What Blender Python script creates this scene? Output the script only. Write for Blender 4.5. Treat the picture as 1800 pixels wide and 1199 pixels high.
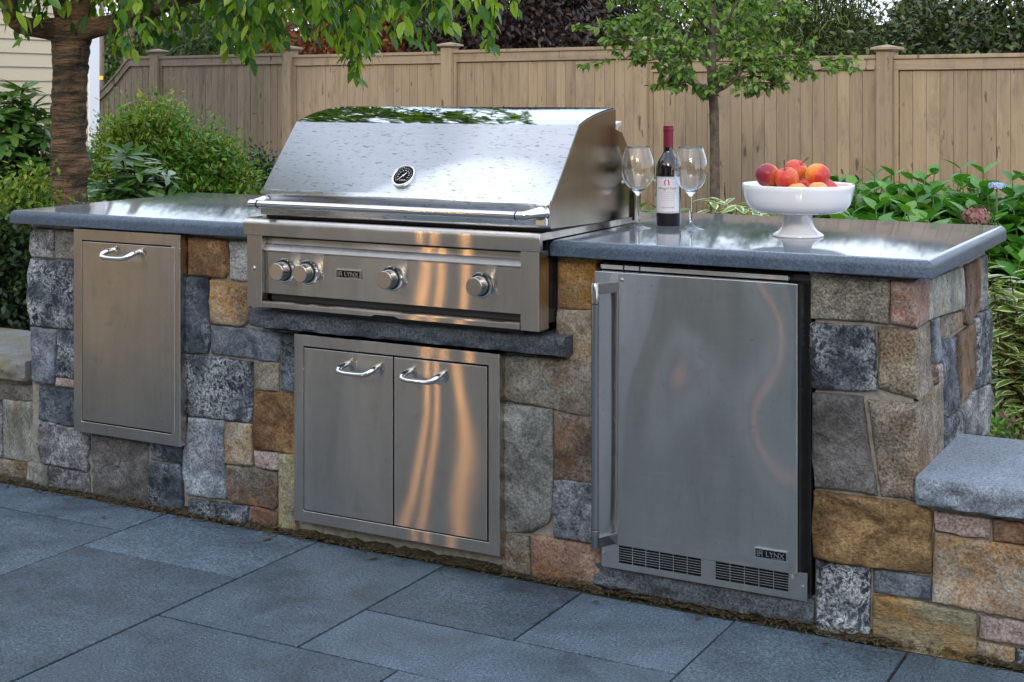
import bpy, math, random
import numpy as np
from mathutils import Vector, Matrix, noise as mnoise

for o in list(bpy.data.objects): bpy.data.objects.remove(o)
scene = bpy.context.scene
COL = scene.collection
R = math.radians
random.seed(7); RNG = np.random.default_rng(11)

# ------------------------------------------------------------------ camera
YAW = R(28.7); FPX = 2520.0; EYE = Vector((1.0325, -3.4385, 1.31))
cam_d = bpy.data.cameras.new('camera'); cam = bpy.data.objects.new('camera', cam_d); COL.objects.link(cam)
cam.location = EYE; cam.rotation_euler = (R(90), 0, YAW)
cam_d.sensor_width = 36; cam_d.lens = FPX/1800*36
cam_d.shift_y = -(599.5-166)/1800; cam_d.clip_end = 600; cam_d.clip_start = 0.05
scene.camera = cam
# ------------------------------------------------------------------ sky, sun, exposure
SUN_EL, SUN_AZ = R(24), math.atan2(0.36, -0.93)          # azimuth as (x, y) direction towards the sun
sun_dir = Vector((math.cos(SUN_EL)*math.sin(SUN_AZ), math.cos(SUN_EL)*math.cos(SUN_AZ), math.sin(SUN_EL)))
w = bpy.data.worlds.new('World'); scene.world = w; w.use_nodes = True
wn, wl = w.node_tree.nodes, w.node_tree.links
for n in list(wn): wn.remove(n)
sky = wn.new('ShaderNodeTexSky'); sky.sky_type = 'NISHITA'; sky.sun_disc = False
sky.sun_elevation = SUN_EL; sky.sun_rotation = SUN_AZ
sky.air_density = 1.0; sky.dust_density = 2.0; sky.ozone_density = 1.2
tc = wn.new('ShaderNodeTexCoord'); mp = wn.new('ShaderNodeMapping'); mp.inputs['Scale'].default_value = (1.6, 1.6, 3.2)
cn = wn.new('ShaderNodeTexNoise'); cn.inputs['Scale'].default_value = 1.7; cn.inputs['Detail'].default_value = 7; cn.inputs['Roughness'].default_value = .58
cr = wn.new('ShaderNodeValToRGB'); cr.color_ramp.elements[0].position = .34; cr.color_ramp.elements[1].position = .66
cr.color_ramp.elements[0].color = (.35, .35, .35, 1); cr.color_ramp.elements[1].color = (.95, .95, .95, 1)
mx = wn.new('ShaderNodeMixRGB'); mx.inputs['Color2'].default_value = (6.9, 7.5, 8.7, 1)   # thin bright cloud
bg = wn.new('ShaderNodeBackground'); bg.inputs['Strength'].default_value = 0.14
out = wn.new('ShaderNodeOutputWorld')
wl.new(tc.outputs['Generated'], mp.inputs['Vector']); wl.new(mp.outputs['Vector'], cn.inputs['Vector'])
wl.new(cn.outputs['Fac'], cr.inputs['Fac']); wl.new(cr.outputs['Color'], mx.inputs['Fac'])
wl.new(sky.outputs['Color'], mx.inputs['Color1']); wl.new(mx.outputs['Color'], bg.inputs['Color'])
wl.new(bg.outputs['Background'], out.inputs['Surface'])
sd = bpy.data.lights.new('sun', 'SUN'); sd.energy = 1.3; sd.angle = R(10); sd.color = (1.0, .86, .68)
so = bpy.data.objects.new('sun', sd); COL.objects.link(so)
so.rotation_euler = sun_dir.to_track_quat('Z', 'Y').to_euler()
scene.view_settings.view_transform = 'Standard'; scene.view_settings.look = 'None'
scene.view_settings.gamma = 1; scene.view_settings.exposure = 1.12

# ------------------------------------------------------------------ helpers
FWD = Vector((-math.sin(YAW), math.cos(YAW), 0)); RGT = Vector((math.cos(YAW), math.sin(YAW), 0))
def spot(u, depth, z=0.0):
    """a ground position at `depth` metres ahead of the eye and u pixels across"""
    p = EYE + FWD*depth + RGT*((u-900)/FPX*depth); return Vector((p.x, p.y, z))
def zat(v, depth): return EYE.z - (v-166)/FPX*depth

def link(o, parent=None, wloc=None):
    COL.objects.link(o)
    if wloc is None: wloc = Vector((0, 0, 0))
    if parent is not None:
        o.parent = parent; o.location = Vector(wloc) - Vector(parent['_w'])
    else: o.location = wloc
    o['_w'] = tuple(wloc)
    return o
def thing(name, label, cat, loc=(0, 0, 0), group=None):
    o = bpy.data.objects.new(name, None); o.empty_display_size = .05; link(o, None, Vector(loc))
    o['label'] = label; o['category'] = cat
    if group: o['group'] = group
    return o
def tag(o, label, cat, group=None):
    o['label'] = label; o['category'] = cat
    if group: o['group'] = group
    return o

class MB:
    def __init__(s): s.v = []; s.f = []; s.m = []
    def add(s, vs, fs, mi=0):
        b = len(s.v); s.v += [tuple(p) for p in vs]; s.f += [tuple(i+b for i in f) for f in fs]; s.m += [mi]*len(fs); return s
    def box(s, x0, x1, y0, y1, z0, z1, mi=0):
        return s.add([(x0,y0,z0),(x1,y0,z0),(x1,y1,z0),(x0,y1,z0),(x0,y0,z1),(x1,y0,z1),(x1,y1,z1),(x0,y1,z1)],
              [(0,3,2,1),(4,5,6,7),(0,1,5,4),(1,2,6,5),(2,3,7,6),(3,0,4,7)], mi)
    def prism(s, poly, a, b, axis='X', mi=0):
        """poly: 2d list; axis X -> (y,z), Y -> (x,z), Z -> (x,y); extruded from a to b"""
        def P(p, t): return {'X': (t,p[0],p[1]), 'Y': (p[0],t,p[1]), 'Z': (p[0],p[1],t)}[axis]
        n = len(poly); vs = [P(p, a) for p in poly] + [P(p, b) for p in poly]
        fs = [tuple(range(n)), tuple(range(2*n-1, n-1, -1))] + [(i, i+n, (i+1) % n + n, (i+1) % n) for i in range(n)]
        return s.add(vs, fs, mi)
    def strip(s, poly, a, b, axis='X', mi=0):
        def P(p, t): return {'X': (t,p[0],p[1]), 'Y': (p[0],t,p[1]), 'Z': (p[0],p[1],t)}[axis]
        n = len(poly); vs = [P(p, a) for p in poly] + [P(p, b) for p in poly]
        return s.add(vs, [(i, i+1, i+1+n, i+n) for i in range(n-1)], mi)
    def ring(s, x0, x1, z0, z1, t, ya, yb, mi=0):
        """rectangular frame in the x-z plane, width t, from ya (front) to yb"""
        o = [(x0,z0),(x1,z0),(x1,z1),(x0,z1)]; i = [(x0+t,z0+t),(x1-t,z0+t),(x1-t,z1-t),(x0+t,z1-t)]
        vs = [(p[0],ya,p[1]) for p in o]+[(p[0],ya,p[1]) for p in i]+[(p[0],yb,p[1]) for p in o]+[(p[0],yb,p[1]) for p in i]
        fs = []
        for k in range(4):
            l = (k+1) % 4
            fs += [(k,l,4+l,4+k), (8+k,12+k,12+l,8+l), (k,8+k,8+l,l), (4+k,4+l,12+l,12+k)]
        return s.add(vs, fs, mi)
    def lathe(s, prof, c=(0,0,0), seg=24, axis='Z', mi=0):
        """prof: list of (radius, height) along axis"""
        vs = []; fs = []; n = len(prof)
        for k in range(seg):
            a = 2*math.pi*k/seg; ca, sa = math.cos(a), math.sin(a)
            for r, h in prof:
                p = (r*ca, r*sa, h) if axis == 'Z' else ((r*ca, -h, r*sa) if axis == 'Y' else (h, r*ca, r*sa))
                vs.append((p[0]+c[0], p[1]+c[1], p[2]+c[2]))
        for k in range(seg):
            l = (k+1) % seg
            for i in range(n-1): fs.append((k*n+i, l*n+i, l*n+i+1, k*n+i+1))
        return s.add(vs, fs, mi)
    def tube(s, pts, rad, seg=8, cap=True, mi=0):
        pts = [Vector(p) for p in pts]; n = len(pts)
        if not hasattr(rad, '__len__'): rad = [rad]*n
        vs = []; fs = []; up = None
        for i, p in enumerate(pts):
            t = (pts[min(i+1,n-1)]-pts[max(i-1,0)]).normalized()
            if up is None: up = Vector((0,0,1)) if abs(t.z) < .9 else Vector((1,0,0))
            a = t.cross(up)
            if a.length < 1e-4: a = t.cross(Vector((0,1,0)))
            a.normalize(); b = a.cross(t).normalized(); up = b
            for k in range(seg):
                g = 2*math.pi*k/seg; vs.append(p + (a*math.cos(g)+b*math.sin(g))*rad[i])
        for i in range(n-1):
            for k in range(seg):
                l = (k+1) % seg; fs.append((i*seg+k, i*seg+l, (i+1)*seg+l, (i+1)*seg+k))
        if cap: fs += [tuple(range(seg-1,-1,-1)), tuple(range((n-1)*seg, n*seg))]
        return s.add(vs, fs, mi)
    def build(s, name, mat, parent=None, bevel=0, bseg=2, smooth=None, origin=None):
        v = np.array(s.v, float); c = (v.min(0)+v.max(0))/2 if origin is None else np.array(origin, float)
        me = bpy.data.meshes.new(name); me.from_pydata((v-c).tolist(), [], s.f)
        mats = mat if isinstance(mat, (list, tuple)) else [mat]
        for m in mats: me.materials.append(m)
        if len(mats) > 1: me.polygons.foreach_set('material_index', s.m)
        import bmesh
        bm = bmesh.new(); bm.from_mesh(me); bmesh.ops.recalc_face_normals(bm, faces=bm.faces); bm.to_mesh(me); bm.free()
        if smooth is not None:
            me.polygons.foreach_set('use_smooth', [True]*len(me.polygons)); me.set_sharp_from_angle(angle=R(smooth))
        o = bpy.data.objects.new(name, me); link(o, parent, Vector(c))
        if bevel:
            b = o.modifiers.new('bevel', 'BEVEL'); b.width = bevel; b.segments = bseg; b.limit_method = 'ANGLE'; b.angle_limit = R(35)
            if smooth is None:
                me.polygons.foreach_set('use_smooth', [True]*len(me.polygons)); b.harden_normals = True
        return o

def text_mesh(txt, size, extrude=0.0):
    cu = bpy.data.curves.new('t', 'FONT'); cu.body = txt; cu.size = size; cu.extrude = extrude; cu.align_x = 'CENTER'; cu.align_y = 'CENTER'
    o = bpy.data.objects.new('t', cu); COL.objects.link(o)
    dg = bpy.context.evaluated_depsgraph_get(); dg.update()
    me = bpy.data.meshes.new_from_object(o.evaluated_get(dg))
    v = [tuple(p.co) for p in me.vertices]; f = [tuple(p.vertices) for p in me.polygons]
    bpy.data.objects.remove(o); bpy.data.meshes.remove(me); bpy.data.curves.remove(cu)
    return v, f

# ------------------------------------------------------------------ materials
def newmat(name):
    m = bpy.data.materials.new(name); m.use_nodes = True
    nt = m.node_tree; bs = nt.nodes['Principled BSDF']; return m, nt.nodes, nt.links, bs
def simple(name, col, rough=.5, metal=0.0, spec=.5, **kw):
    m, n, l, b = newmat(name); b.inputs['Base Color'].default_value = (*col, 1); b.inputs['Roughness'].default_value = rough
    b.inputs['Metallic'].default_value = metal; b.inputs['Specular IOR Level'].default_value = spec
    for k, v in kw.items(): b.inputs[k].default_value = v
    return m
def nz(n, l, vec, scale, detail=4, rough=.55, dist=0.0):
    t = n.new('ShaderNodeTexNoise'); t.inputs['Scale'].default_value = scale; t.inputs['Detail'].default_value = detail
    t.inputs['Roughness'].default_value = rough; t.inputs['Distortion'].default_value = dist; l.new(vec, t.inputs['Vector']); return t.outputs['Fac']
def ramp(n, l, fac, stops):
    r = n.new('ShaderNodeValToRGB'); e = r.color_ramp.elements
    while len(e) < len(stops): e.new(.5)
    for q, (p, c) in zip(e, stops):
        q.position = p; q.color = (*c, 1) if hasattr(c, '__len__') else (c, c, c, 1)
    l.new(fac, r.inputs['Fac']); return r.outputs['Color']
def mixc(n, l, fac, a, b, mode='MIX'):
    m = n.new('ShaderNodeMixRGB'); m.blend_type = mode
    for s, v in (('Fac', fac), ('Color1', a), ('Color2', b)):
        if hasattr(v, 'is_linked') or hasattr(v, 'links'): l.new(v, m.inputs[s])
        elif s == 'Fac': m.inputs[s].default_value = v
        else: m.inputs[s].default_value = (*v, 1) if hasattr(v, '__len__') else (v, v, v, 1)
    return m.outputs['Color']
def math_(n, l, op, a, b=None):
    m = n.new('ShaderNodeMath'); m.operation = op
    for i, v in enumerate((a, b)):
        if v is None: continue
        if hasattr(v, 'links'): l.new(v, m.inputs[i])
        else: m.inputs[i].default_value = v
    return m.outputs[0]
def objvec(n, l, rand=True, scale=(1,1,1), rot=(0,0,0)):
    t = n.new('ShaderNodeTexCoord'); mp = n.new('ShaderNodeMapping'); mp.inputs['Scale'].default_value = scale; mp.inputs['Rotation'].default_value = rot
    l.new(t.outputs['Object'], mp.inputs['Vector'])
    if not rand: return mp.outputs['Vector'], None
    oi = n.new('ShaderNodeObjectInfo'); sc = math_(n, l, 'MULTIPLY', oi.outputs['Random'], 60.0)
    va = n.new('ShaderNodeVectorMath'); va.operation = 'ADD'; l.new(mp.outputs['Vector'], va.inputs[0]); l.new(sc, va.inputs[1])
    return va.outputs['Vector'], oi.outputs['Random']
def bump(n, l, bs, h, strength, dist, prev=None):
    b = n.new('ShaderNodeBump'); b.inputs['Strength'].default_value = strength; b.inputs['Distance'].default_value = dist
    l.new(h, b.inputs['Height'])
    if prev is not None: l.new(prev, b.inputs['Normal'])
    l.new(b.outputs['Normal'], bs.inputs['Normal']); return b.outputs['Normal']

def stone_mat(name, a, b, vein=(.5,.52,.55), veinamt=.5, rust=None, rustamt=.5, scale=1.0, speck=.48, grain=(1,1,1)):
    m, n, l, bs = newmat(name)
    vec, rnd = objvec(n, l, True, grain, (0, .35, 0))
    n1 = nz(n, l, vec, 13*scale, 8, .68, .3); n2 = nz(n, l, vec, 34*scale, 8, .72, .5); n3 = nz(n, l, vec, 150, 5, .72); n4 = nz(n, l, vec, 5, 5, .6, .4); n5 = nz(n, l, vec, 7, 3, .5, .6)
    c = mixc(n, l, ramp(n, l, n1, [(.40, 0), (.60, 1)]), a, b)
    if rust: c = mixc(n, l, math_(n, l, 'MULTIPLY', ramp(n, l, n4, [(.60-.35*rustamt, 0), (.80-.35*rustamt, 1)]), .95), c, rust)
    vd = math_(n, l, 'ABSOLUTE', math_(n, l, 'SUBTRACT', n2, .5))
    vm = ramp(n, l, nz(n, l, vec, 9*scale, 4, .6), [(.42, .12), (.60, 1)])
    vf = math_(n, l, 'MULTIPLY', ramp(n, l, vd, [(.0, 1), (.07, 0)]), vm)
    c = mixc(n, l, math_(n, l, 'MULTIPLY', vf, veinamt), c, vein)
    sp = ramp(n, l, n3, [(.32, max(.08,1-speck*1.3)), (.50, 1.0), (.68, 1+speck*1.1)])
    c = mixc(n, l, 1.0, c, sp, 'MULTIPLY')
    c = mixc(n, l, 1.0, c, ramp(n, l, n5, [(.32, .68), (.68, 1.28)]), 'MULTIPLY')
    hs_ = n.new('ShaderNodeHueSaturation'); hs_.inputs['Saturation'].default_value = 1.0; hs_.inputs['Value'].default_value = .95; l.new(c, hs_.inputs['Color']); c = hs_.outputs['Color']
    l.new(c, bs.inputs['Base Color']); bs.inputs['Roughness'].default_value = .78; bs.inputs['Specular IOR Level'].default_value = .35
    h = math_(n, l, 'ADD', math_(n, l, 'MULTIPLY', n1, 1.0), math_(n, l, 'ADD', math_(n, l, 'MULTIPLY', n2, .5), math_(n, l, 'MULTIPLY', n3, .22)))
    bump(n, l, bs, h, 1.0, .016)
    return m
SM = {}
def S(k, *a, **kw): SM[k] = stone_mat('stone_'+k, *a, **kw)
S('grey', (.06,.063,.066), (.23,.235,.24), veinamt=.7, speck=.7)
S('greydark', (.075,.072,.07), (.16,.155,.15), veinamt=.22, vein=(.34,.33,.32))
S('greybrown', (.10,.095,.085), (.21,.195,.17), veinamt=.3)
S('darkvein', (.014,.021,.031), (.070,.088,.112), veinamt=.95, vein=(.50,.53,.56), speck=.7)
S('darkblue', (.013,.020,.030), (.080,.10,.126), veinamt=.6, vein=(.38,.42,.46))
S('bluegrey', (.06,.078,.10), (.21,.245,.29), veinamt=.35)
S('lightblue', (.13,.165,.195), (.34,.39,.43), veinamt=.3, speck=.7)
S('bluespeck', (.06,.07,.09), (.34,.37,.42), veinamt=.3, scale=2.2, speck=.6)
S('lightgrey', (.26,.27,.27), (.42,.42,.41), veinamt=.3, speck=.6)
S('palegreen', (.17,.175,.15), (.36,.37,.32), veinamt=.4, rust=(.22,.18,.10), rustamt=.3, grain=(1.6,1,.6))
S('pink', (.30,.23,.21), (.46,.37,.34), veinamt=.15, speck=.6)
S('pinkbrown', (.20,.115,.075), (.36,.25,.185), veinamt=.35, vein=(.5,.42,.36), rust=(.25,.11,.04), rustamt=.45)
S('brown', (.12,.10,.075), (.25,.21,.16), veinamt=.3, rust=(.17,.085,.035), rustamt=.6)
S('greenbrown', (.12,.115,.09), (.24,.225,.175), veinamt=.35, rust=(.16,.10,.05), rustamt=.4)
S('greengrey', (.115,.125,.11), (.25,.26,.235), veinamt=.3)
S('tan', (.17,.145,.10), (.29,.26,.195), veinamt=.25, rust=(.16,.10,.04), rustamt=.45)
S('tangold', (.22,.18,.12), (.40,.35,.27), veinamt=.4, rust=(.36,.20,.05), rustamt=.5)
S('tanspeck', (.155,.13,.095), (.28,.245,.19), veinamt=.25, rust=(.19,.11,.05), rustamt=.4, speck=.75)
S('speckle', (.16,.15,.115), (.33,.31,.25), veinamt=.2, scale=2.0, speck=.8)
S('gold', (.24,.18,.105), (.40,.31,.20), veinamt=.3, vein=(.5,.45,.38), rust=(.34,.17,.03), rustamt=.65)
S('goldgrey', (.25,.24,.21), (.38,.36,.31), veinamt=.35, rust=(.33,.18,.045), rustamt=.55)
S('orange', (.15,.078,.034), (.34,.205,.098), veinamt=.3, vein=(.5,.38,.25), rust=(.10,.045,.015), rustamt=.42)
S('rust', (.19,.095,.05), (.30,.19,.13), veinamt=.2, rust=(.12,.06,.03), rustamt=.4)
S('rustdark', (.12,.065,.03), (.22,.14,.08), veinamt=.2, rust=(.06,.035,.02), rustamt=.5, grain=(1,1,.5))
S('rustgold', (.13,.075,.028), (.31,.20,.088), veinamt=.4, vein=(.45,.33,.18), rust=(.085,.045,.018), rustamt=.45, grain=(.85,1,1.2))
S('redgrey', (.22,.10,.06), (.32,.22,.18), veinamt=.25, rust=(.24,.24,.24), rustamt=.35)
S('yellowgreen', (.26,.25,.15), (.38,.36,.25), veinamt=.25, rust=(.33,.24,.09), rustamt=.5, vein=(.1,.1,.09))
S('yellowgrey', (.20,.185,.115), (.36,.325,.215), veinamt=.4, rust=(.28,.165,.05), rustamt=.5, vein=(.12,.12,.12), grain=(.6,1,1.3))

def granite(name, base, fleck, rough, speck=.5, rnd_amt=0.0, bumpd=0.0, mott=.25, moss=0):
    m, n, l, bs = newmat(name)
    vec, rnd = objvec(n, l, True)
    f1 = nz(n, l, vec, 420, 3, .7); f2 = nz(n, l, vec, 5.0, 7, .68, .4); f3 = nz(n, l, vec, 150, 4, .6)
    c = mixc(n, l, ramp(n, l, f1, [(.40, 0), (.62, 1)]), base, fleck)
    c = mixc(n, l, 1.0, c, ramp(n, l, f3, [(.35, 1-speck), (.65, 1+speck)]), 'MULTIPLY')
    c = mixc(n, l, 1.0, c, ramp(n, l, f2, [(.3, 1-mott), (.7, 1+mott)]), 'MULTIPLY')
    if rnd_amt: c = mixc(n, l, 1.0, c, ramp(n, l, rnd, [(0, 1-rnd_amt), (1, 1+rnd_amt)]), 'MULTIPLY')
    l.new(c, bs.inputs['Base Color']); 
    if rough > .3: l.new(ramp(n, l, f2, [(.3, rough-.12), (.7, rough+.1)]), bs.inputs['Roughness'])
    else: bs.inputs['Roughness'].default_value = rough
    if bumpd: bump(n, l, bs, math_(n, l, 'ADD', f1, f3), .7, bumpd)
    return m
M = {}
M['pave'] = granite('paving_granite', (.025,.042,.057), (.108,.152,.19), .55, .5, .22, .0009, .38)
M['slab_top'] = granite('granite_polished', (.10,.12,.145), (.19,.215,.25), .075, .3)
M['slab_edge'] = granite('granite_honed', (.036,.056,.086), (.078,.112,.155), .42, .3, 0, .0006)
M['rock'] = granite('granite_rockface', (.030,.038,.047), (.125,.145,.165), .7, .55, 0, .002, .4)
M['cap'] = granite('granite_flamed', (.10,.126,.158), (.245,.29,.345), .7, .4, 0, .001)
def mottled(name, a, b, scale, rough=.9, bumpd=.004, detail=6):
    m, n, l, bs = newmat(name); vec, rnd = objvec(n, l, True)
    f = nz(n, l, vec, scale, detail, .65); l.new(mixc(n, l, ramp(n, l, f, [(.35, 0), (.65, 1)]), a, b), bs.inputs['Base Color'])
    bs.inputs['Roughness'].default_value = rough
    if bumpd: bump(n, l, bs, f, .8, bumpd)
    return m
M['mortar'] = mottled('mortar', (.19,.18,.152), (.32,.305,.26), 70)
M['joint'] = mottled('joint_moss', (.018,.020,.012), (.05,.055,.028), 9)
M['litter'] = mottled('leaf_litter', (.035,.026,.012), (.12,.085,.035), 120)
M['moss'] = mottled('moss', (.010,.008,.005), (.05,.042,.018), 55)
M['soil'] = mottled('soil', (.03,.022,.015), (.075,.055,.035), 5)
M['grass'] = mottled('lawn', (.03,.055,.012), (.07,.11,.03), 3)

def steel(name, base=(.615,.57,.515), marks=1.0, dash=0, rough=.15, aniso=.90, wave=.0, smear=.10):
    """brushed sheet: sharp across the brushing, drawn out up and down"""
    m, n, l, bs = newmat(name); n.remove(bs); bs = n.new('ShaderNodeBsdfAnisotropic'); bs.distribution = 'BECKMANN'
    l.new(bs.outputs[0], n['Material Output'].inputs['Surface'])
    vec, rnd = objvec(n, l, True)
    t = n.new('ShaderNodeTexCoord'); mp = n.new('ShaderNodeMapping'); mp.inputs['Scale'].default_value = (5, 5, 420); l.new(t.outputs['Object'], mp.inputs['Vector'])
    br = nz(n, l, mp.outputs['Vector'], 1.0, 4, .6); sm = nz(n, l, vec, 4, 2, .5)
    c = mixc(n, l, 1.0, base, ramp(n, l, br, [(.3, .95), (.7, 1.04)]), 'MULTIPLY')
    c = mixc(n, l, 1.0, c, ramp(n, l, sm, [(.3, 1-smear), (.7, 1+smear*.5)]), 'MULTIPLY')
    mp3 = n.new('ShaderNodeMapping'); mp3.inputs['Scale'].default_value = (34, 34, 5); l.new(vec, mp3.inputs['Vector'])
    dr = nz(n, l, mp3.outputs['Vector'], 1.0, 5, .7); sp = nz(n, l, vec, 130, 2, .5); fp = nz(n, l, vec, 11, 5, .7, 1.2)
    c = mixc(n, l, 1.0, c, ramp(n, l, dr, [(.30, 1-.10*marks), (.55, 1.0)]), 'MULTIPLY')
    c = mixc(n, l, 1.0, c, ramp(n, l, sp, [(.24, 1-.38*marks), (.29, 1.0)]), 'MULTIPLY')
    c = mixc(n, l, 1.0, c, ramp(n, l, fp, [(.28, 1-.14*marks), (.42, 1.0)]), 'MULTIPLY')
    if dash:
        mp4 = n.new('ShaderNodeMapping'); mp4.inputs['Scale'].default_value = (42, 42, 260); l.new(t.outputs['Object'], mp4.inputs['Vector'])
        ds = nz(n, l, mp4.outputs['Vector'], 1.0, 3, .6); c = mixc(n, l, 1.0, c, ramp(n, l, ds, [(.30, 1-dash), (.42, 1.0)]), 'MULTIPLY')
    l.new(c, bs.inputs['Color']); l.new(ramp(n, l, sm, [(.3, rough*1.1), (.7, rough*.93)]), bs.inputs['Roughness'])
    bs.inputs['Anisotropy'].default_value = aniso
    if aniso:
        cv = n.new('ShaderNodeCombineXYZ'); cv.inputs[0].default_value = 1.0; cv.inputs[1].default_value = .02; l.new(cv.outputs[0], bs.inputs['Tangent'])
    if wave:
        mp2 = n.new('ShaderNodeMapping'); mp2.inputs['Scale'].default_value = (5, 5, 2.6); l.new(vec, mp2.inputs['Vector'])
        wv = nz(n, l, mp2.outputs['Vector'], 1.0, 0, .4); cx = n.new('ShaderNodeCombineXYZ')
        l.new(math_(n, l, 'MULTIPLY', math_(n, l, 'SUBTRACT', wv, .5), wave), cx.inputs[0])
        ge = n.new('ShaderNodeNewGeometry'); va = n.new('ShaderNodeVectorMath'); va.operation = 'ADD'; l.new(ge.outputs['Normal'], va.inputs[0]); l.new(cx.outputs[0], va.inputs[1])
        vn = n.new('ShaderNodeVectorMath'); vn.operation = 'NORMALIZE'; l.new(va.outputs[0], vn.inputs[0]); l.new(vn.outputs[0], bs.inputs['Normal'])
    return m
M['steel'] = steel('brushed_steel', wave=.016)
M['steel_wavy'] = steel('brushed_steel_door', wave=.028)
M['steel_fridge'] = steel('brushed_steel_fridge', base=(.57,.56,.545), wave=.12)
M['hood'] = steel('brushed_steel_hood', base=(.74,.74,.75), marks=.25, dash=.55, rough=.36, aniso=.1, wave=.0, smear=.04)
M['hood_top'] = steel('polished_steel', base=(.66,.67,.69), marks=.1, rough=.07, aniso=0, wave=0, smear=.05)
M['hood_side'] = steel('brushed_steel_side_darkened', base=(.38,.345,.29), rough=.22, aniso=0, wave=.02)  # darker, browner steel: the fence's reflection is put into the colour
M['chrome'] = simple('chrome', (.72,.71,.70), .08, 1)
M['handle'] = simple('satin_steel', (.40,.395,.39), .18, 1)
M['knob'] = simple('turned_steel', (.42,.41,.40), .2, 1)
M['black'] = simple('black_rubber_and_shade', (.008,.008,.008), .6)  # rubber rings and gaskets, also the black that stands in for shade
M['dial'] = simple('dial_black', (.010,.011,.013), .9, 0, .05)
M['blackgloss'] = simple('black_enamel', (.012,.012,.013), .25)
M['white'] = simple('white_print', (.75,.75,.73), .5)
M['silver'] = simple('silver_print', (.62,.62,.62), .3, 1)

# ------------------------------------------------------------------ ground and patio
g = MB().add([(-150,-150,-.06),(150,-150,-.06),(150,150,-.06),(-150,150,-.06)], [(0,1,2,3)]).build('ground', M['soil']); g['kind'] = 'structure'
g = MB().add([(-40,-60,-.05),(30,-60,-.05),(30,-6.6,-.05),(-40,-6.6,-.05)], [(0,1,2,3)]).build('lawn', M['grass']); g['kind'] = 'structure'
patio = MB().box(-5.6,4.6,-6.4,.03,-.05,-.010).build('patio', M['joint']); patio['kind'] = 'structure'
PAV = [(-2.95,-2.065,-.225,-.022),(-2.95,-2.065,-.80,-.225),(-2.95,-2.065,-1.3,-.80),(-2.065,-1.484,-.39,-.022),(-2.065,-1.484,-1.3,-.39),
 (-1.484,-1.048,-.70,-.026),(-1.048,-.619,-.416,-.030),(-.619,-.195,-.416,-.040),(-1.048,-.195,-.70,-.416),(-1.484,-.762,-1.3,-.70),(-.762,-.195,-1.3,-.70),
 (-.195,.231,-.80,-.040),(-.195,.231,-1.3,-.80),(.231,.85,-.60,-.032),(.231,.85,-1.3,-.60),(-3.8,-2.95,-.55,-.02),(-3.8,-2.95,-1.3,-.55),(.85,1.6,-.7,-.03),(.85,1.6,-1.3,-.7),
 (-5.4,-3.8,-.7,-.02),(-5.4,-3.8,-1.3,-.7),(1.6,2.4,-.5,-.03),(1.6,2.4,-1.3,-.5),(2.4,3.3,-1.3,-.03)]
y = -1.3; rr = random.Random(3)
while y > -6:
    h = rr.choice([.45,.6,.75]); x = -5.4
    while x < 4.2:
        ww = min(rr.choice([.45,.6,.75,.9,1.1]), 4.4-x)
        if ww > .2: PAV.append((x, x+ww, y-h, y))
        x += ww
    y -= h
for (x0,x1,y0,y1) in PAV:
    gp = .0034
    MB().box(x0+gp,x1-gp,y0+gp,y1-gp,-.05,rr.uniform(-.0012,.0012)).build('paving_slab', M['pave'], patio, bevel=.0018, bseg=2)

added_deck = MB().box(-14.0,-3.6,-9.5,-1.4,.0025,.10).build('added_deck', M['joint']); added_deck['kind'] = 'structure'  # unseen deck, added so the steel picks up a warm reflection
M['added_deckwood'] = mottled('added_deck_cedar', (.42,.28,.15), (.56,.40,.24), 6, .6, .002)
for i in range(50): MB().box(-13.98,-3.58,-9.45+i*.161,-9.45+i*.161+.153,.1005,.128).build('added_deck_plank', M['added_deckwood'], added_deck)
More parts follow.
